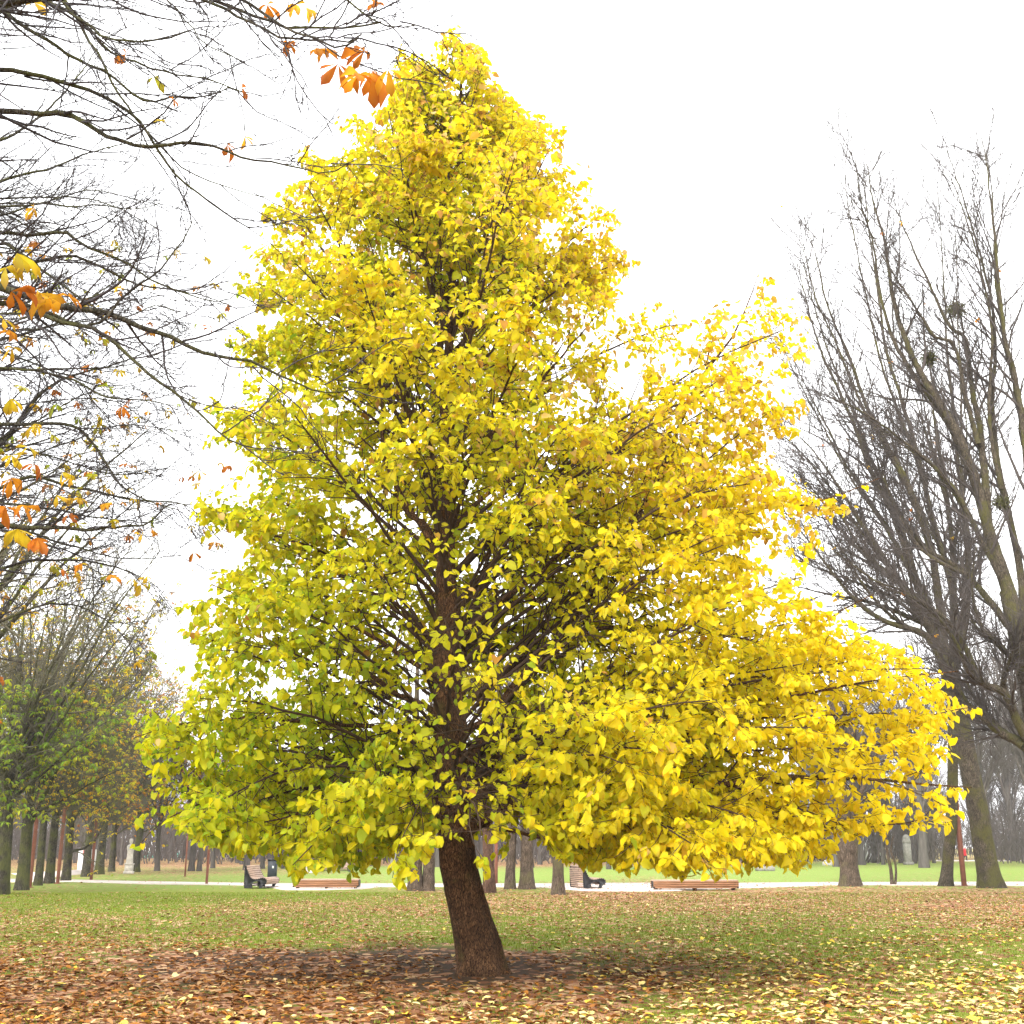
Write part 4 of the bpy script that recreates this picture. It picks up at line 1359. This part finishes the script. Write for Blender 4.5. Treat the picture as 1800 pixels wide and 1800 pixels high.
# ------------------------------------------------------------------ far wood
def far_variant(H, seed, stems=1, dens=1.0):
    global rng
    keep = rng
    rng = np.random.default_rng(seed)
    random.seed(seed)
    b = np.zeros(3)
    r = H * .019
    S = smooth_poly(np.array([(0, 0, -.1, r * 1.35), (0, 0, .6, r * 1.05), (.1, 0, 2, r * .95), (.05, .1, H * .3, r * .75), (.2, 0, H * .55, r * .45), (.1, 0, H * .8, r * .2), (.1, 0, H, r * .05)]), 14)
    tv, tf = tubes(S[None, :, :3], S[None, :, 3], 9)
    L = spread_limbs(b, H * .5, H, 10, H * .27, r * .45, z_first=H * .17, curve=.22)
    AP = np.array([smooth_poly(np.array(l[0]), 8) for l in L])
    AR = np.array([np.linspace(l[1], .02, 9) for l in L])
    g = [tubes(AP, AR, 5)]
    AL = np.linalg.norm(np.diff(AP, axis=1), axis=2).sum(1)
    p, d, tt, rr, pa = kids(AP, AR, int(10 * dens), .15, 1, .55, up=.12)
    s_pts, s_rad = grow(p, d, (.28 * AL[pa] * (1.1 - .7 * tt) + .5) * rng.uniform(.5, 1.2, len(p)), np.clip(rr * .5, .015, .05), np.full(len(p), .012), 4, .11, .04)
    g.append(tubes(s_pts, s_rad, 3))
    p, d, tt, rr, pa = kids(s_pts, s_rad, int(7 * dens), .1, 1, .6, up=.1)
    q_pts, q_rad = grow(p, d, rng.uniform(.5, 1.6, len(p)), np.full(len(p), .014), np.full(len(p), .009), 3, .14, .04)
    g.append(tubes(q_pts, q_rad, 3))
    p, d, tt, rr, pa = kids(q_pts, q_rad, 3, .2, 1, .6, up=.1)
    w_pts, w_rad = grow(p, d, rng.uniform(.3, .9, len(p)), np.full(len(p), .011), np.full(len(p), .008), 2, .14, .04)
    g.append(tubes(w_pts, w_rad, 3))
    V, F = cat_geo(g)
    n_l = int(500 * dens)
    tips = w_pts[rng.choice(len(w_pts), n_l, replace=False)][:, -1]
    lv, lf = leaves(tips, rng.normal(size=tips.shape) - np.array([0, 0, .5]), rng.normal(size=tips.shape) + np.array([0, 0, .5]), rng.uniform(.18, .32, n_l), HAZEL, rng.uniform(0, .4, n_l))
    lc = np.array([(.42, .20, .05), (.50, .30, .06), (.40, .36, .07), (.30, .14, .05)])[rng.integers(0, 4, n_l)]
    lm = make_mesh('foliage', lv, [lf], np.repeat(lc, 9, 0))
    rng = keep
    tm = make_mesh('trunk', tv, [tf], smooth=True)
    cm = make_mesh('crown', V, [F])
    for me, mt in ((tm, M['far_bark']), (cm, M['far_twig']), (lm, M['chestnut_leaf'])):
        me.materials.append(mt)
    return tm, cm, lm


M['far_bark'] = plain_mat('far_bark', (.085, .075, .066), .95, .4, 2, .1, stretch=(4, 4, .6))
M['far_twig'] = plain_mat('far_twig', (.10, .084, .074), .95, .2, 2, .1)
VAR = [far_variant(13, 41), far_variant(15, 42), far_variant(11, 43), far_variant(16, 44), far_variant(9, 45)]
random.seed(99)


def far_tree(x, y, vi, s, leafy, label, group, name='woodland_tree', rz=None):
    tm, cm, lm = VAR[vi]
    r_ = random.random() * 6.28 if rz is None else rz
    root = empty(name, (x, y, 0), label, 'tree', group, r_)
    root.scale = (s, s, s)
    for nm, me in (('trunk', tm), ('crown', cm)) + ((('foliage', lm),) if leafy else ()):
        o = bpy.data.objects.new(nm, me)
        COL.objects.link(o)
        o.parent = root
    return root


# trees one can single out at the wood's edge: px, py foot, variant, scale
EDGE = [(276, 1531, 0, .75, 0, 'bare tree alone between the stone statue and the left thin rust post'), (336, 1531, 1, .72, 1, 'brown leaved tree just right of the fourth rust post'), (350, 1531, 0, .7, 1, 'tree between the fourth and fifth rust posts'),
        (433, 1529, 3, .75, 0, 'dark forked tree behind the left lounge bench'), (461, 1527, 0, .7, 0, 'narrow dark tree above the left lounge bench'), (477, 1526, 1, .65, 0, 'grey tree standing behind the litter bin'),
        (498, 1527, 2, .75, 0, 'slim tree just right of the litter bin'), (527, 1524, 0, .65, 0, 'thin grey tree left of the pale boulder'), (557, 1523, 1, .6, 0, 'tree behind the far lounge bench on its left'), (612, 1522, 2, .75, 0, 'tree at the right end of the far lounge bench'),
        (655, 1522, 0, .7, 0, 'tree left of the grey stone stele'), (715, 1523, 1, .7, 0, 'tree right of the grey stone stele'), (1070, 1528, 2, .8, 1, 'pale barked tree behind the right lounge bench'), (1098, 1526, 0, .7, 0, 'slender tree between the right lounge bench and the long slatted seat'),
        (1180, 1518, 1, .7, 0, 'tree behind the left end of the long slatted seat'), (1215, 1516, 3, .7, 0, 'broad tree behind the middle of the long slatted seat'), (1330, 1520, 0, .7, 0, 'tree left of the low stone plinth'),
        (1553, 1520, 2, .8, 0, 'leaning tree left of the cream kiosk'), (1583, 1517, 1, .65, 0, 'tree just left of the domed stone pillar'), (1609, 1518, 3, .62, 1, 'tree right behind the domed stone pillar'), (1630, 1516, 0, .75, 1, 'dark tree left of the slim mossy tree'),
        (1642, 1517, 2, .8, 0, 'narrow tree nearly touching the slim mossy tree'), (1717, 1512, 3, .8, 0, 'wide forked tree between the walker in red and the ringed trunk'), (1790, 1512, 1, .85, 0, 'forked tree near the right edge beyond the green lawn'), (1752, 1511, 0, .85, 0, 'tree directly behind the ringed mossy trunk')]
for px, py, vi, s, lf, lab in EDGE:
    g = gnd(px, py)
    far_tree(g[0], g[1], vi, s, lf, lab, 'trees along the edge of the far wood')
# deeper wood
n_w = 0
for row, (Y, step, jit) in enumerate([(104, 6.0, 2.5), (118, 6.5, 3), (134, 7, 3), (152, 7.5, 3), (172, 8, 4)]):
    x = -Y * .47
    while x < Y * .5:
        xx, yy = x + random.uniform(-jit, jit), Y + random.uniform(-5, 5)
        pxx, _ = proj(np.array([xx, yy, 0.0]))
        if abs(pxx - 1697) < 22 and yy < 172:      # open view along the far footpath
            x += step
            continue
        H = 1.0 if pxx > 1450 else (.62 if pxx < 260 else .72)
        if pxx > 1450:
            H *= 1.35
        far_tree(xx, yy, random.choice((0, 1, 2, 3)), H * random.uniform(.85, 1.15), 1 if (pxx < 480 and random.random() < .6) or random.random() < .12 else 0, 'bare grey tree deep in the hazy far wood', 'bare trees deep in the far wood')
        x += step
        n_w += 1
print('far trees', n_w)


# undergrowth mass closing the wood
def understory():
    n = 8000
    X = rng.uniform(-100, 105, n)
    Yy = rng.uniform(120, 205, n)
    P = np.stack([X, Yy, rng.uniform(0, .8, n)], -1)
    pxx, _ = proj(P)
    P = P[(np.abs(pxx - 1697) > 26) | (Yy > 180)]
    n = len(P)
    D = np.stack([rng.normal(0, .35, n), rng.normal(0, .35, n), np.ones(n)], -1)
    pts, rad = grow(P, D, rng.uniform(2.5, 8, n), np.full(n, .065), np.full(n, .02), 4, .12, .05)
    p, d, tt, rr, pa = kids(pts, rad, 5, .2, 1, .6, up=.1)
    s_pts, s_rad = grow(p, d, rng.uniform(.8, 2.5, len(p)), np.full(len(p), .028), np.full(len(p), .016), 3, .15, .03)
    V, F = cat_geo([tubes(pts, rad, 4), tubes(s_pts, s_rad, 3)])
    tag(link('far_thicket', make_mesh('far_thicket', V, [F]), M['far_twig']), 'grey brown leafless thicket massed behind the far wood', 'thicket', kind='stuff')


understory()

# ------------------------------------------------------------------ benches, posts and other furniture


def lounge_bench(px, py, rz, label, length=1.9, s=1.0):
    """built with its front to +X, slats along Y, foot centre at the origin"""
    b = gnd(px, py)
    root = empty('lounge_bench', b, label, 'bench', 'slatted benches by the path', rz)
    root.scale = (s, s, s)
    prof = [(-.47, .86), (-.44, .78), (-.41, .70), (-.37, .62), (-.33, .54), (-.285, .46), (-.23, .40), (-.15, .37), (-.07, .36), (.01, .365), (.09, .385), (.17, .405), (.25, .41), (.33, .395), (.385, .345), (.40, .275), (.37, .205)]
    seat = MB()
    back = MB()
    for i, (x, z) in enumerate(prof):
        a = prof[max(0, i - 1)]
        c = prof[min(len(prof) - 1, i + 1)]
        ang = math.atan2(c[1] - a[1], c[0] - a[0])
        # box rotated about Y
        m = back if i < 6 else seat
        hw, hl, th = .034, length / 2, .022
        q = np.array([(-hw, -hl, -th), (hw, -hl, -th), (-hw, hl, -th), (hw, hl, -th), (-hw, -hl, th), (hw, -hl, th), (-hw, hl, th), (hw, hl, th)])
        R = np.array([[math.cos(ang), 0, math.sin(ang)], [0, 1, 0], [-math.sin(ang), 0, math.cos(ang)]])
        m.add(q @ R + np.array([x, 0, z]), [(0, 2, 3, 1), (4, 5, 7, 6), (0, 1, 5, 4), (2, 6, 7, 3), (0, 4, 6, 2), (1, 3, 7, 5)])
    # outer back slats
    for k in range(10):
        z = .10 + k * .075
        x = -.44 - .008 * k
        back.box((x - .03, 0, z), (.03, length, .052), 0, .006)
    back.build('backrest', M['bench_wood_pale'], root)
    seat.build('seat', M['bench_wood_pale'], root)
    for sy in (-1, 1):
        f = MB()
        y = sy * (length / 2 + .012)
        P = np.array([(x, y, z) for x, z in [(-.50, .02), (-.52, .45), (-.515, .87), (-.45, .89)] + prof[1:] + [(.30, .17), (.22, .03), (.10, .03), (.16, .22), (.10, .30), (-.10, .28), (-.20, .20), (-.16, .03)]])
        n = len(P)
        Q = P.copy()
        Q[:, 1] += sy * .03
        f.add(np.concatenate([P, Q]), [tuple(range(n)), tuple(reversed(range(n, 2 * n)))] + [(i, (i + 1) % n, n + (i + 1) % n, n + i) for i in range(n)])
        for i in range(2, len(prof)):
            x, z = prof[i]
            f.box((x, y + sy * .035, z), (.05, .03, .05), 0, .008)
        for k in range(10):
            f.box((-.49, y + sy * .035, .12 + k * .075), (.06, .03, .045), 0, .008)
        f.build('side_frame', M['black_metal'], root)
    return root


def low_bench(px, py, rz, label, length=2.7):
    b = gnd(px, py)
    root = empty('low_bench', b, label, 'bench', 'slatted benches by the path', rz)
    top = MB()
    nslat = 7
    for k in range(nslat):
        top.box((0, -.25 + k * .083, .37), (length, .068, .05), 0, .012)
    top.build('seat', M['bench_wood_pale'], root)
    side = MB()
    for s_ in (-1, 1):
        for k, (z, off) in enumerate(((.315, .315), (.245, .325), (.175, .315), (.11, .29))):
            side.box((0, s_ * off, z), (length, .045, .058), 0, .012)
    side.build('side_slats', M['bench_wood'], root)
    for s_ in (-1, 1):
        e = MB()
        pr = [(-.27, .09), (-.29, .2), (-.28, .335), (-.2, .343), (.2, .343), (.28, .335), (.29, .2), (.27, .09)]
        x = s_ * (length / 2 - .03)
        P = np.array([(x, y, z) for y, z in pr])
        Q = P + np.array([.04, 0, 0])
        n = len(pr)
        e.add(np.concatenate([P, Q]), [tuple(range(n)), tuple(reversed(range(n, 2 * n)))] + [(i, (i + 1) % n, n + (i + 1) % n, n + i) for i in range(n)])
        for k in range(4):
            e.box((x, -.30, .11 + k * .07), (.07, .03, .04))
        e.build('end_frame', M['black_metal'], root)
    for xx in (-length / 2 + .15, 0, length / 2 - .15):
        f = MB()
        f.box((xx, 0, .045), (.07, .5, .10), 0, .01)
        f.build('leg', M['black_metal'], root)
    return root


lounge_bench(462, 1561, math.radians(-4), 'left lounge bench facing right with a black ribbed side, in front of the litter bin')
lounge_bench(1035, 1562, math.radians(12), 'right lounge bench facing right with pale slats on its back, beside the pale straight tree', 2.0)
lounge_bench(588, 1533, math.radians(-94), 'far lounge bench facing the lawn beyond the path', 1.9)
low_bench(574, 1563, math.radians(0), 'short low backless bench of orange brown slats right of the left lounge bench', 2.62)
low_bench(1221, 1565, math.radians(4), 'long low backless bench of dark slats at the right of the tree', 3.35)

# litter bin
b = gnd(478, 1546)
root = empty('litter_bin', b, 'dark square litter bin with a small white sticker behind the left lounge bench', 'bin', None, .1)
mb = MB()
mb.box((0, 0, .48), (.46, .40, .9), 0, .02)
mb.build('body', M['bin_metal'], root)
mb = MB()
mb.box((0, 0, .985), (.50, .44, .10), 0, .02)
mb.build('lid', M['black_metal'], root)
mb = MB()
mb.box((.04, -.203, .62), (.09, .008, .12))
mb.build('sticker', M['white_wall'], root)
b = gnd(1772, 1513)
root = empty('litter_bin', b, 'dark litter bin with a white rim near the right edge', 'bin')
mb = MB()
mb.lathe([(.30, 0), (.34, .1), (.36, .9), (.33, .95)])
mb.build('body', M['bin_metal'], root, True)
mb = MB()
mb.lathe([(.37, .95), (.40, .98), (.40, 1.06), (.2, 1.1)])
mb.build('rim', M['white_wall'], root, True)


# rust posts
def post(px, py, top, w, label, square=True):
    b = gnd(px, py)
    root = empty('rust_post', b, label, 'post', 'rust red posts')
    dp = depth(b)
    sw = w * dp / FPX
    H = at(px, top, b[1])[2]
    mb = MB()
    mb.box((0, 0, H / 2), (sw, sw, H), .35, sw * .15)
    mb.build('shaft', M['corten'], root)
    mb = MB()
    mb.box((0, 0, H + .03), (sw * 1.15, sw * 1.15, .06), .35, .012)
    mb.build('cap', M['corten'], root)
    mb = MB()
    mb.box((0, 0, .012), (sw * 2.0, sw * 2.0, .03), .35, .006)
    mb.build('base_plate', M['corten'], root)


post(52, 1560.5, 1325, 6.5, 'leftmost rust red post between the second and third alley trunks')
post(101, 1553.5, 1380, 6.0, 'rust red post left of the green mossed chestnut')
post(160, 1547.5, 1440, 5.0, 'short looking rust red post standing on the lawn at the path start')
post(325, 1541, 1470, 2.8, 'thinnest rust red post, beyond the path left of the hazel foliage')
post(363, 1555, 1440, 4.2, 'rust red post at the path edge left of the lounge bench')
post(1695, 1558, 1330, 7.5, 'tall rust red post between the slim mossy tree and the ringed trunk')
post(1389, 1521, 1455, 3.0, 'distant rust red post seen under the leaves left of the low forking tree')
post(1193, 1521, 1455, 2.8, 'distant rust red post behind the long slatted seat')
post(872, 1553, 1440, 5, 'rust red post tight beside the reddish slim tree')

# statue on a pedestal
b = gnd(226, 1536)
root = empty('statue', b, 'pale stone statue on a square pedestal beside the dark leaning chestnut', 'statue')
mb = MB()
mb.box((0, 0, .08), (.62, .62, .16), .2, .02)
mb.box((0, 0, .36), (.50, .50, .40), .2, .02)
mb.box((0, 0, .60), (.58, .58, .08), .2, .02)
mb.build('pedestal', M['stone'], root)
mb = MB()
mb.lathe([(.21, .64), (.23, .7), (.21, .95), (.19, 1.15), (.20, 1.35), (.24, 1.55), (.25, 1.68), (.18, 1.76), (.085, 1.80), (.08, 1.86), (.115, 1.92), (.13, 2.02), (.115, 2.11), (.06, 2.16), (.01, 2.17)], n=18, sq=.7)
mb.build('figure', M['stone'], root, True)

# domed stone pillar
b = gnd(1597, 1520)
root = empty('stone_pillar', b, 'grey stone pillar with a domed cap among the far trees', 'pillar')
dp = depth(b)
mb = MB()
u = dp / FPX
mb.box((0, 0, .12), (14 * u, 14 * u, .24), .15, .03)
mb.box((0, 0, 19 * u), (11 * u, 11 * u, 37 * u), .15, .05)
mb.build('shaft', M['stone_grey'], root)
mb = MB()
mb.lathe([(7.4 * u, 37 * u), (7.6 * u, 38 * u), (7.2 * u, 40 * u), (6.2 * u, 44 * u), (6 * u, 46 * u), (4.5 * u, 49.5 * u), (2 * u, 51 * u), (.02, 51.4 * u)], n=18)
mb.build('cap', M['stone_grey'], root, True)

# stele
b = gnd(691, 1524)
root = empty('stone_stele', b, 'squat grey stone slab standing at the wood edge left of the leaning trunk', 'stele')
mb = MB()
mb.box((0, 0, .68), (.52, .32, 1.36), .1, .05)
mb.build('slab', M['stone_grey'], root)
mb = MB()
mb.box((0, 0, .06), (.7, .5, .14), .1, .03)
mb.build('base', M['stone_grey'], root)

# low plinth and boulders
b = gnd(1345, 1531)
root = empty('stone_plinth', b, 'low grey stone plinth on the green lawn right of the long slatted seat', 'plinth')
mb = MB()
mb.box((0, 0, .16), (1.25, .9, .34), .05, .05)
mb.build('base', M['stone_grey'], root)
mb = MB()
mb.box((0, 0, .44), (.9, .6, .24), .05, .04)
mb.build('block', M['stone_grey'], root)


def boulder(px, py, w, h, seed, label, mat):
    b = gnd(px, py)
    r = np.random.default_rng(seed)
    n, m = 14, 8
    V, F = [], []
    for i in range(m):
        t = i / (m - 1)
        for k in range(n):
            a = 2 * math.pi * k / n
            rr = math.sqrt(max(0.0, 1 - (t * .98) ** 2.2)) * (1 + .16 * math.sin(2 * a + seed) + .09 * math.sin(5 * a + seed * 2 + 3 * t)) * (1 + .05 * r.normal())
            V.append((w / 2 * rr * math.cos(a), w * .42 * rr * math.sin(a), h * t - .03))
    for i in range(m - 1):
        for k in range(n):
            j = (k + 1) % n
            F.append((i * n + k, i * n + j, i * n + n + j, i * n + n + k))
    F.append(tuple(range((m - 1) * n, m * n)))
    mb = MB()
    mb.add(V, F)
    o = mb.build('boulder', mat, None, False)
    o.location = b
    tag(o, label, 'boulder', 'boulders on the lawn')


boulder(537, 1533, .46, .47, 2, 'round pale boulder left of the far lounge bench', M['stone'])
boulder(549, 1534, .42, .38, 5, 'whiter boulder tucked against the round pale one', M['white_wall'])
boulder(1456, 1521, 1.1, .55, 7, 'wide pale boulder left of the low forking tree', M['stone'])

# ------------------------------------------------------------------ buildings glimpsed behind the wood
M['white_wall'].name = 'white_wall'


def building(name, x0, x1, ytop, Y, label, cat, bands, depth_m=9):
    """box building: x0..x1 px, wall top at pixel row ytop, at distance Y"""
    A = at(x0, 1500, Y)
    B = at(x1, 1500, Y)
    H = at((x0 + x1) / 2, ytop, Y)[2]
    cx, w = (A[0] + B[0]) / 2, B[0] - A[0]
    root = empty(name, (cx, Y, 0), label, cat)
    mb = MB()
    mb.box((0, depth_m / 2, H / 2), (w, depth_m, H))
    mb.build('wall', M['white_wall'], root)
    mb = MB()
    mb.box((0, depth_m / 2, H + .15), (w + .6, depth_m + .6, .3), 0, .05)
    mb.build('roof', M['roof_grey'], root)
    for (mt, z0, z1, nm) in bands:
        mb = MB()
        mb.box((0, -.05, (z0 + z1) / 2), (w * .995, .12, z1 - z0))
        mb.build(nm, mt, root)
    return root, w, H


building('low_hall', 240, 330, 1476, 190, 'long low white hall with a teal foot strip behind the left trees', 'building', [(M['teal_panel'], .1, .9, 'teal_strip')])
root, w, H = building('white_building', 395, 560, 1484, 200, 'white building glimpsed behind the trees above the left lounge bench', 'building', [])
for k in range(9):
    mb = MB()
    mb.box((-w / 2 + (k + .5) * w / 9, -.03, 1.9), (w / 9 * .55, .1, 1.2))
    mb.build('window', M['dark_glass'], root)
root, w, H = building('white_building', 900, 1150, 1486, 205, 'white building glimpsed low between trunks behind the right lounge bench', 'building', [])
for k in range(10):
    mb = MB()
    mb.box((-w / 2 + (k + .5) * w / 10, -.03, 1.8), (w / 10 * .5, .1, 1.1))
    mb.build('window', M['dark_glass'], root)
# white kiosk with an advertising board by the alley
b = gnd(143, 1530)
root = empty('white_kiosk', b, 'small white kiosk with a red panel seen between the alley trunks', 'kiosk')
u = depth(b) / FPX
mb = MB()
mb.box((0, 1, 18 * u), (16 * u, 2, 36 * u), 0, .03)
mb.build('wall', M['white_wall'], root)
mb = MB()
mb.box((4 * u, -.02, 30 * u), (7 * u, .06, 8 * u))
mb.build('panel', M['red_panel'], root)
mb = MB()
mb.box((0, .98, 37 * u), (18 * u, 2.3, .12), 0, .02)
mb.build('roof', M['roof_grey'], root)
# white A-frame house and cream kiosk at the right
b = gnd(1532, 1516)
root = empty('tent_house', b, 'white steep roofed timber pavilion right of the low forking tree', 'pavilion')
u = depth(b) / FPX
mb = MB()
w_, h_, d_ = 24 * u, 46 * u, 6.0
mb.add([(-w_, 0, 0), (w_, 0, 0), (0, 0, h_), (-w_, d_, 0), (w_, d_, 0), (0, d_, h_)], [(0, 1, 2), (5, 4, 3), (0, 3, 4, 1), (1, 4, 5, 2), (2, 5, 3, 0)])
mb.build('gable', M['stone_grey'], root)
for s_ in (-1, 1):
    mb = MB()
    for f_ in (1.04, .62, .30):
        P = np.array([(s_ * w_ * f_, -.1, -.05), (s_ * w_ * (f_ - .10), -.1, -.05), (s_ * w_ * .0, -.1, h_ * (f_ - .06)), (s_ * w_ * .0, -.1, h_ * f_ + .1)])
        Q = P + np.array([0, .09, 0])
        mb.add(np.concatenate([P, Q]), [(0, 1, 2, 3), (7, 6, 5, 4), (0, 4, 5, 1), (1, 5, 6, 2), (2, 6, 7, 3), (3, 7, 4, 0)])
    mb.build('rafters', M['white_wall'], root)
b = gnd(1563, 1517)
root = empty('cream_kiosk', b, 'narrow cream kiosk behind the sapling', 'kiosk')
mb = MB()
mb.box((0, .5, 13 * u), (8 * u, 1.0, 26 * u), 0, .03)
mb.build('wall', M['cream'], root)
mb = MB()
mb.box((0, .5, 26.8 * u), (10 * u, 1.3, 1.5 * u), 0, .03)
mb.build('roof', M['roof_grey'], root)
# small white notice board
b = gnd(1768, 1512)
root = empty('notice_board', b, 'small white notice board near the right edge', 'sign')
u = depth(b) / FPX
mb = MB()
mb.box((0, 0, 30 * u), (4.2 * u, .06, 13 * u), 0, .01)
mb.build('panel', M['white_wall'], root)
mb = MB()
mb.box((0, .06, 13 * u), (.09, .06, 26 * u))
mb.build('pole', M['black_metal'], root)


# ------------------------------------------------------------------ walker in a red coat
def person():
    b = gnd(1697, 1512.8)
    root = empty('person', b, 'person in a red coat and pale hat walking on the far footpath', 'person', None, math.radians(-80))
    joints = {'pel': (0, 0, .92, .15), 'ch': (0, .03, 1.30, .17), 'nk': (0, .05, 1.47, .06), 'hd': (0, .07, 1.60, .10), 'tp': (0, .06, 1.70, .07),
              'hl': (.10, 0, .86, .10), 'kl': (.11, .14, .50, .065), 'al': (.11, .10, .09, .045), 'tl': (.11, .24, .04, .035),
              'hr': (-.10, 0, .86, .10), 'kr': (-.11, -.02, .48, .065), 'ar': (-.11, -.24, .12, .045), 'tr': (-.11, -.12, .04, .035),
              'sl': (.20, .03, 1.40, .07), 'el': (.25, -.08, 1.13, .05), 'wl': (.24, .02, .90, .035), 'fl': (.24, .05, .82, .03),
              'sr': (-.20, .03, 1.40, .07), 'er': (-.25, .10, 1.14, .05), 'wr': (-.23, .26, .98, .035), 'fr': (-.23, .30, .92, .03)}
    names = list(joints)
    E = [('pel', 'ch'), ('ch', 'nk'), ('nk', 'hd'), ('hd', 'tp'), ('pel', 'hl'), ('hl', 'kl'), ('kl', 'al'), ('al', 'tl'), ('pel', 'hr'), ('hr', 'kr'), ('kr', 'ar'), ('ar', 'tr'), ('ch', 'sl'), ('sl', 'el'), ('el', 'wl'), ('wl', 'fl'), ('ch', 'sr'), ('sr', 'er'), ('er', 'wr'), ('wr', 'fr')]
    me = bpy.data.meshes.new('body')
    me.from_pydata([joints[k][:3] for k in names], [(names.index(a), names.index(c)) for a, c in E], [])
    o = bpy.data.objects.new('body', me)
    COL.objects.link(o)
    o.parent = root
    o.modifiers.new('skin', 'SKIN')
    for v, k in zip(me.skin_vertices[0].data, names):
        v.radius = (joints[k][3],) * 2
        v.use_root = (k == 'pel')
    o.modifiers.new('sub', 'SUBSURF').levels = 1
    me.materials.append(M['skin'])
    coat = MB()
    coat.lathe([(.27, .62), (.265, .75), (.235, .98), (.225, 1.15), (.25, 1.33), (.22, 1.43), (.10, 1.49)], n=16, sq=.78)
    for s_, pts in ((1, ['sl', 'el', 'wl']), (-1, ['sr', 'er', 'wr'])):
        P = np.array([joints[k][:3] for k in pts])
        v, f = tubes(smooth_poly(P, 6)[None], np.linspace(.088, .06, 7)[None], 10)
        coat.arr(v, f)
    coat.build('coat', M['red_coat'], root, True)
    tro = MB()
    for pts in (['hl', 'kl', 'al'], ['hr', 'kr', 'ar']):
        P = np.array([joints[k][:3] for k in pts])
        v, f = tubes(smooth_poly(P, 6)[None], np.linspace(.115, .07, 7)[None], 10)
        tro.arr(v, f)
    for k in ('tl', 'tr'):
        j = joints[k]
        tro.box((j[0], j[1] - .06, .05), (.10, .27, .10), 0, .03)
    tro.build('trousers', M['dark_cloth'], root, True)
    hat = MB()
    hat.lathe([(.118, 1.62), (.125, 1.66), (.115, 1.72), (.07, 1.775), (.01, 1.79)], (0, .065, 0), 14)
    hat.build('hat', M['white_wool'], root, True)


person()

# ------------------------------------------------------------------ air, sky and light
SUN_EL, SUN_AZ = 34, 202     # azimuth measured from +Y clockwise: behind the camera, to the left


def haze():
    mb = MB()
    mb.box((0, 120, 26), (520, 330, 54))
    o = mb.build('haze', None)
    m = bpy.data.materials.new('haze')
    m.use_nodes = True
    nt = m.node_tree
    nt.nodes.clear()
    out = nt.nodes.new('ShaderNodeOutputMaterial')
    v = nt.nodes.new('ShaderNodeVolumePrincipled')
    v.inputs['Color'].default_value = (.95, .945, .935, 1)
    v.inputs['Density'].default_value = .0004
    v.inputs['Anisotropy'].default_value = 0.2
    nt.links.new(v.outputs[0], out.inputs['Volume'])
    o.data.materials.append(m)
    tag(o, 'thin pale mist in the air of the park', 'haze', kind='stuff')


haze()

w = bpy.data.worlds.new('World')
scene.world = w
w.use_nodes = True
nt = w.node_tree
bg = [n for n in nt.nodes if n.type == 'BACKGROUND'][0]
sky = nt.nodes.new('ShaderNodeTexSky')
sky.sky_type = 'NISHITA'
sky.sun_disc = False
sky.sun_elevation = math.radians(SUN_EL)
sky.sun_rotation = math.radians(SUN_AZ)
sky.dust_density = 4.0
hs = nt.nodes.new('ShaderNodeHueSaturation')
hs.inputs['Saturation'].default_value = .10
nt.links.new(sky.outputs[0], hs.inputs['Color'])
mx = nt.nodes.new('ShaderNodeMix')
mx.data_type = 'RGBA'
mx.inputs['Factor'].default_value = .7          # cloud deck over the clear sky
mx.inputs[7].default_value = (9.0, 9.1, 9.3, 1)
nt.links.new(hs.outputs[0], mx.inputs[6])
nt.links.new(mx.outputs[2], bg.inputs['Color'])
bg.inputs['Strength'].default_value = .13

sl = bpy.data.lights.new('sun', 'SUN')
sl.energy = 1.5
sl.angle = math.radians(28)
sl.color = (1, .96, .90)
so = bpy.data.objects.new('sun', sl)
COL.objects.link(so)
az, elv = math.radians(SUN_AZ), math.radians(SUN_EL)
sd = Vector((math.sin(az) * math.cos(elv), math.cos(az) * math.cos(elv), math.sin(elv)))
so.rotation_euler = sd.to_track_quat('Z', 'Y').to_euler()
so.location = sd * 60

scene.view_settings.view_transform = 'Standard'
scene.view_settings.look = 'None'
scene.view_settings.exposure = 1.62
scene.view_settings.gamma = 1
cy = scene.cycles
cy.use_denoising = True
cy.max_bounces = 10
cy.diffuse_bounces = 6
cy.transmission_bounces = 6
cy.volume_bounces = 0
cy.transparent_max_bounces = 4
cy.caustics_reflective = False
cy.caustics_refractive = False
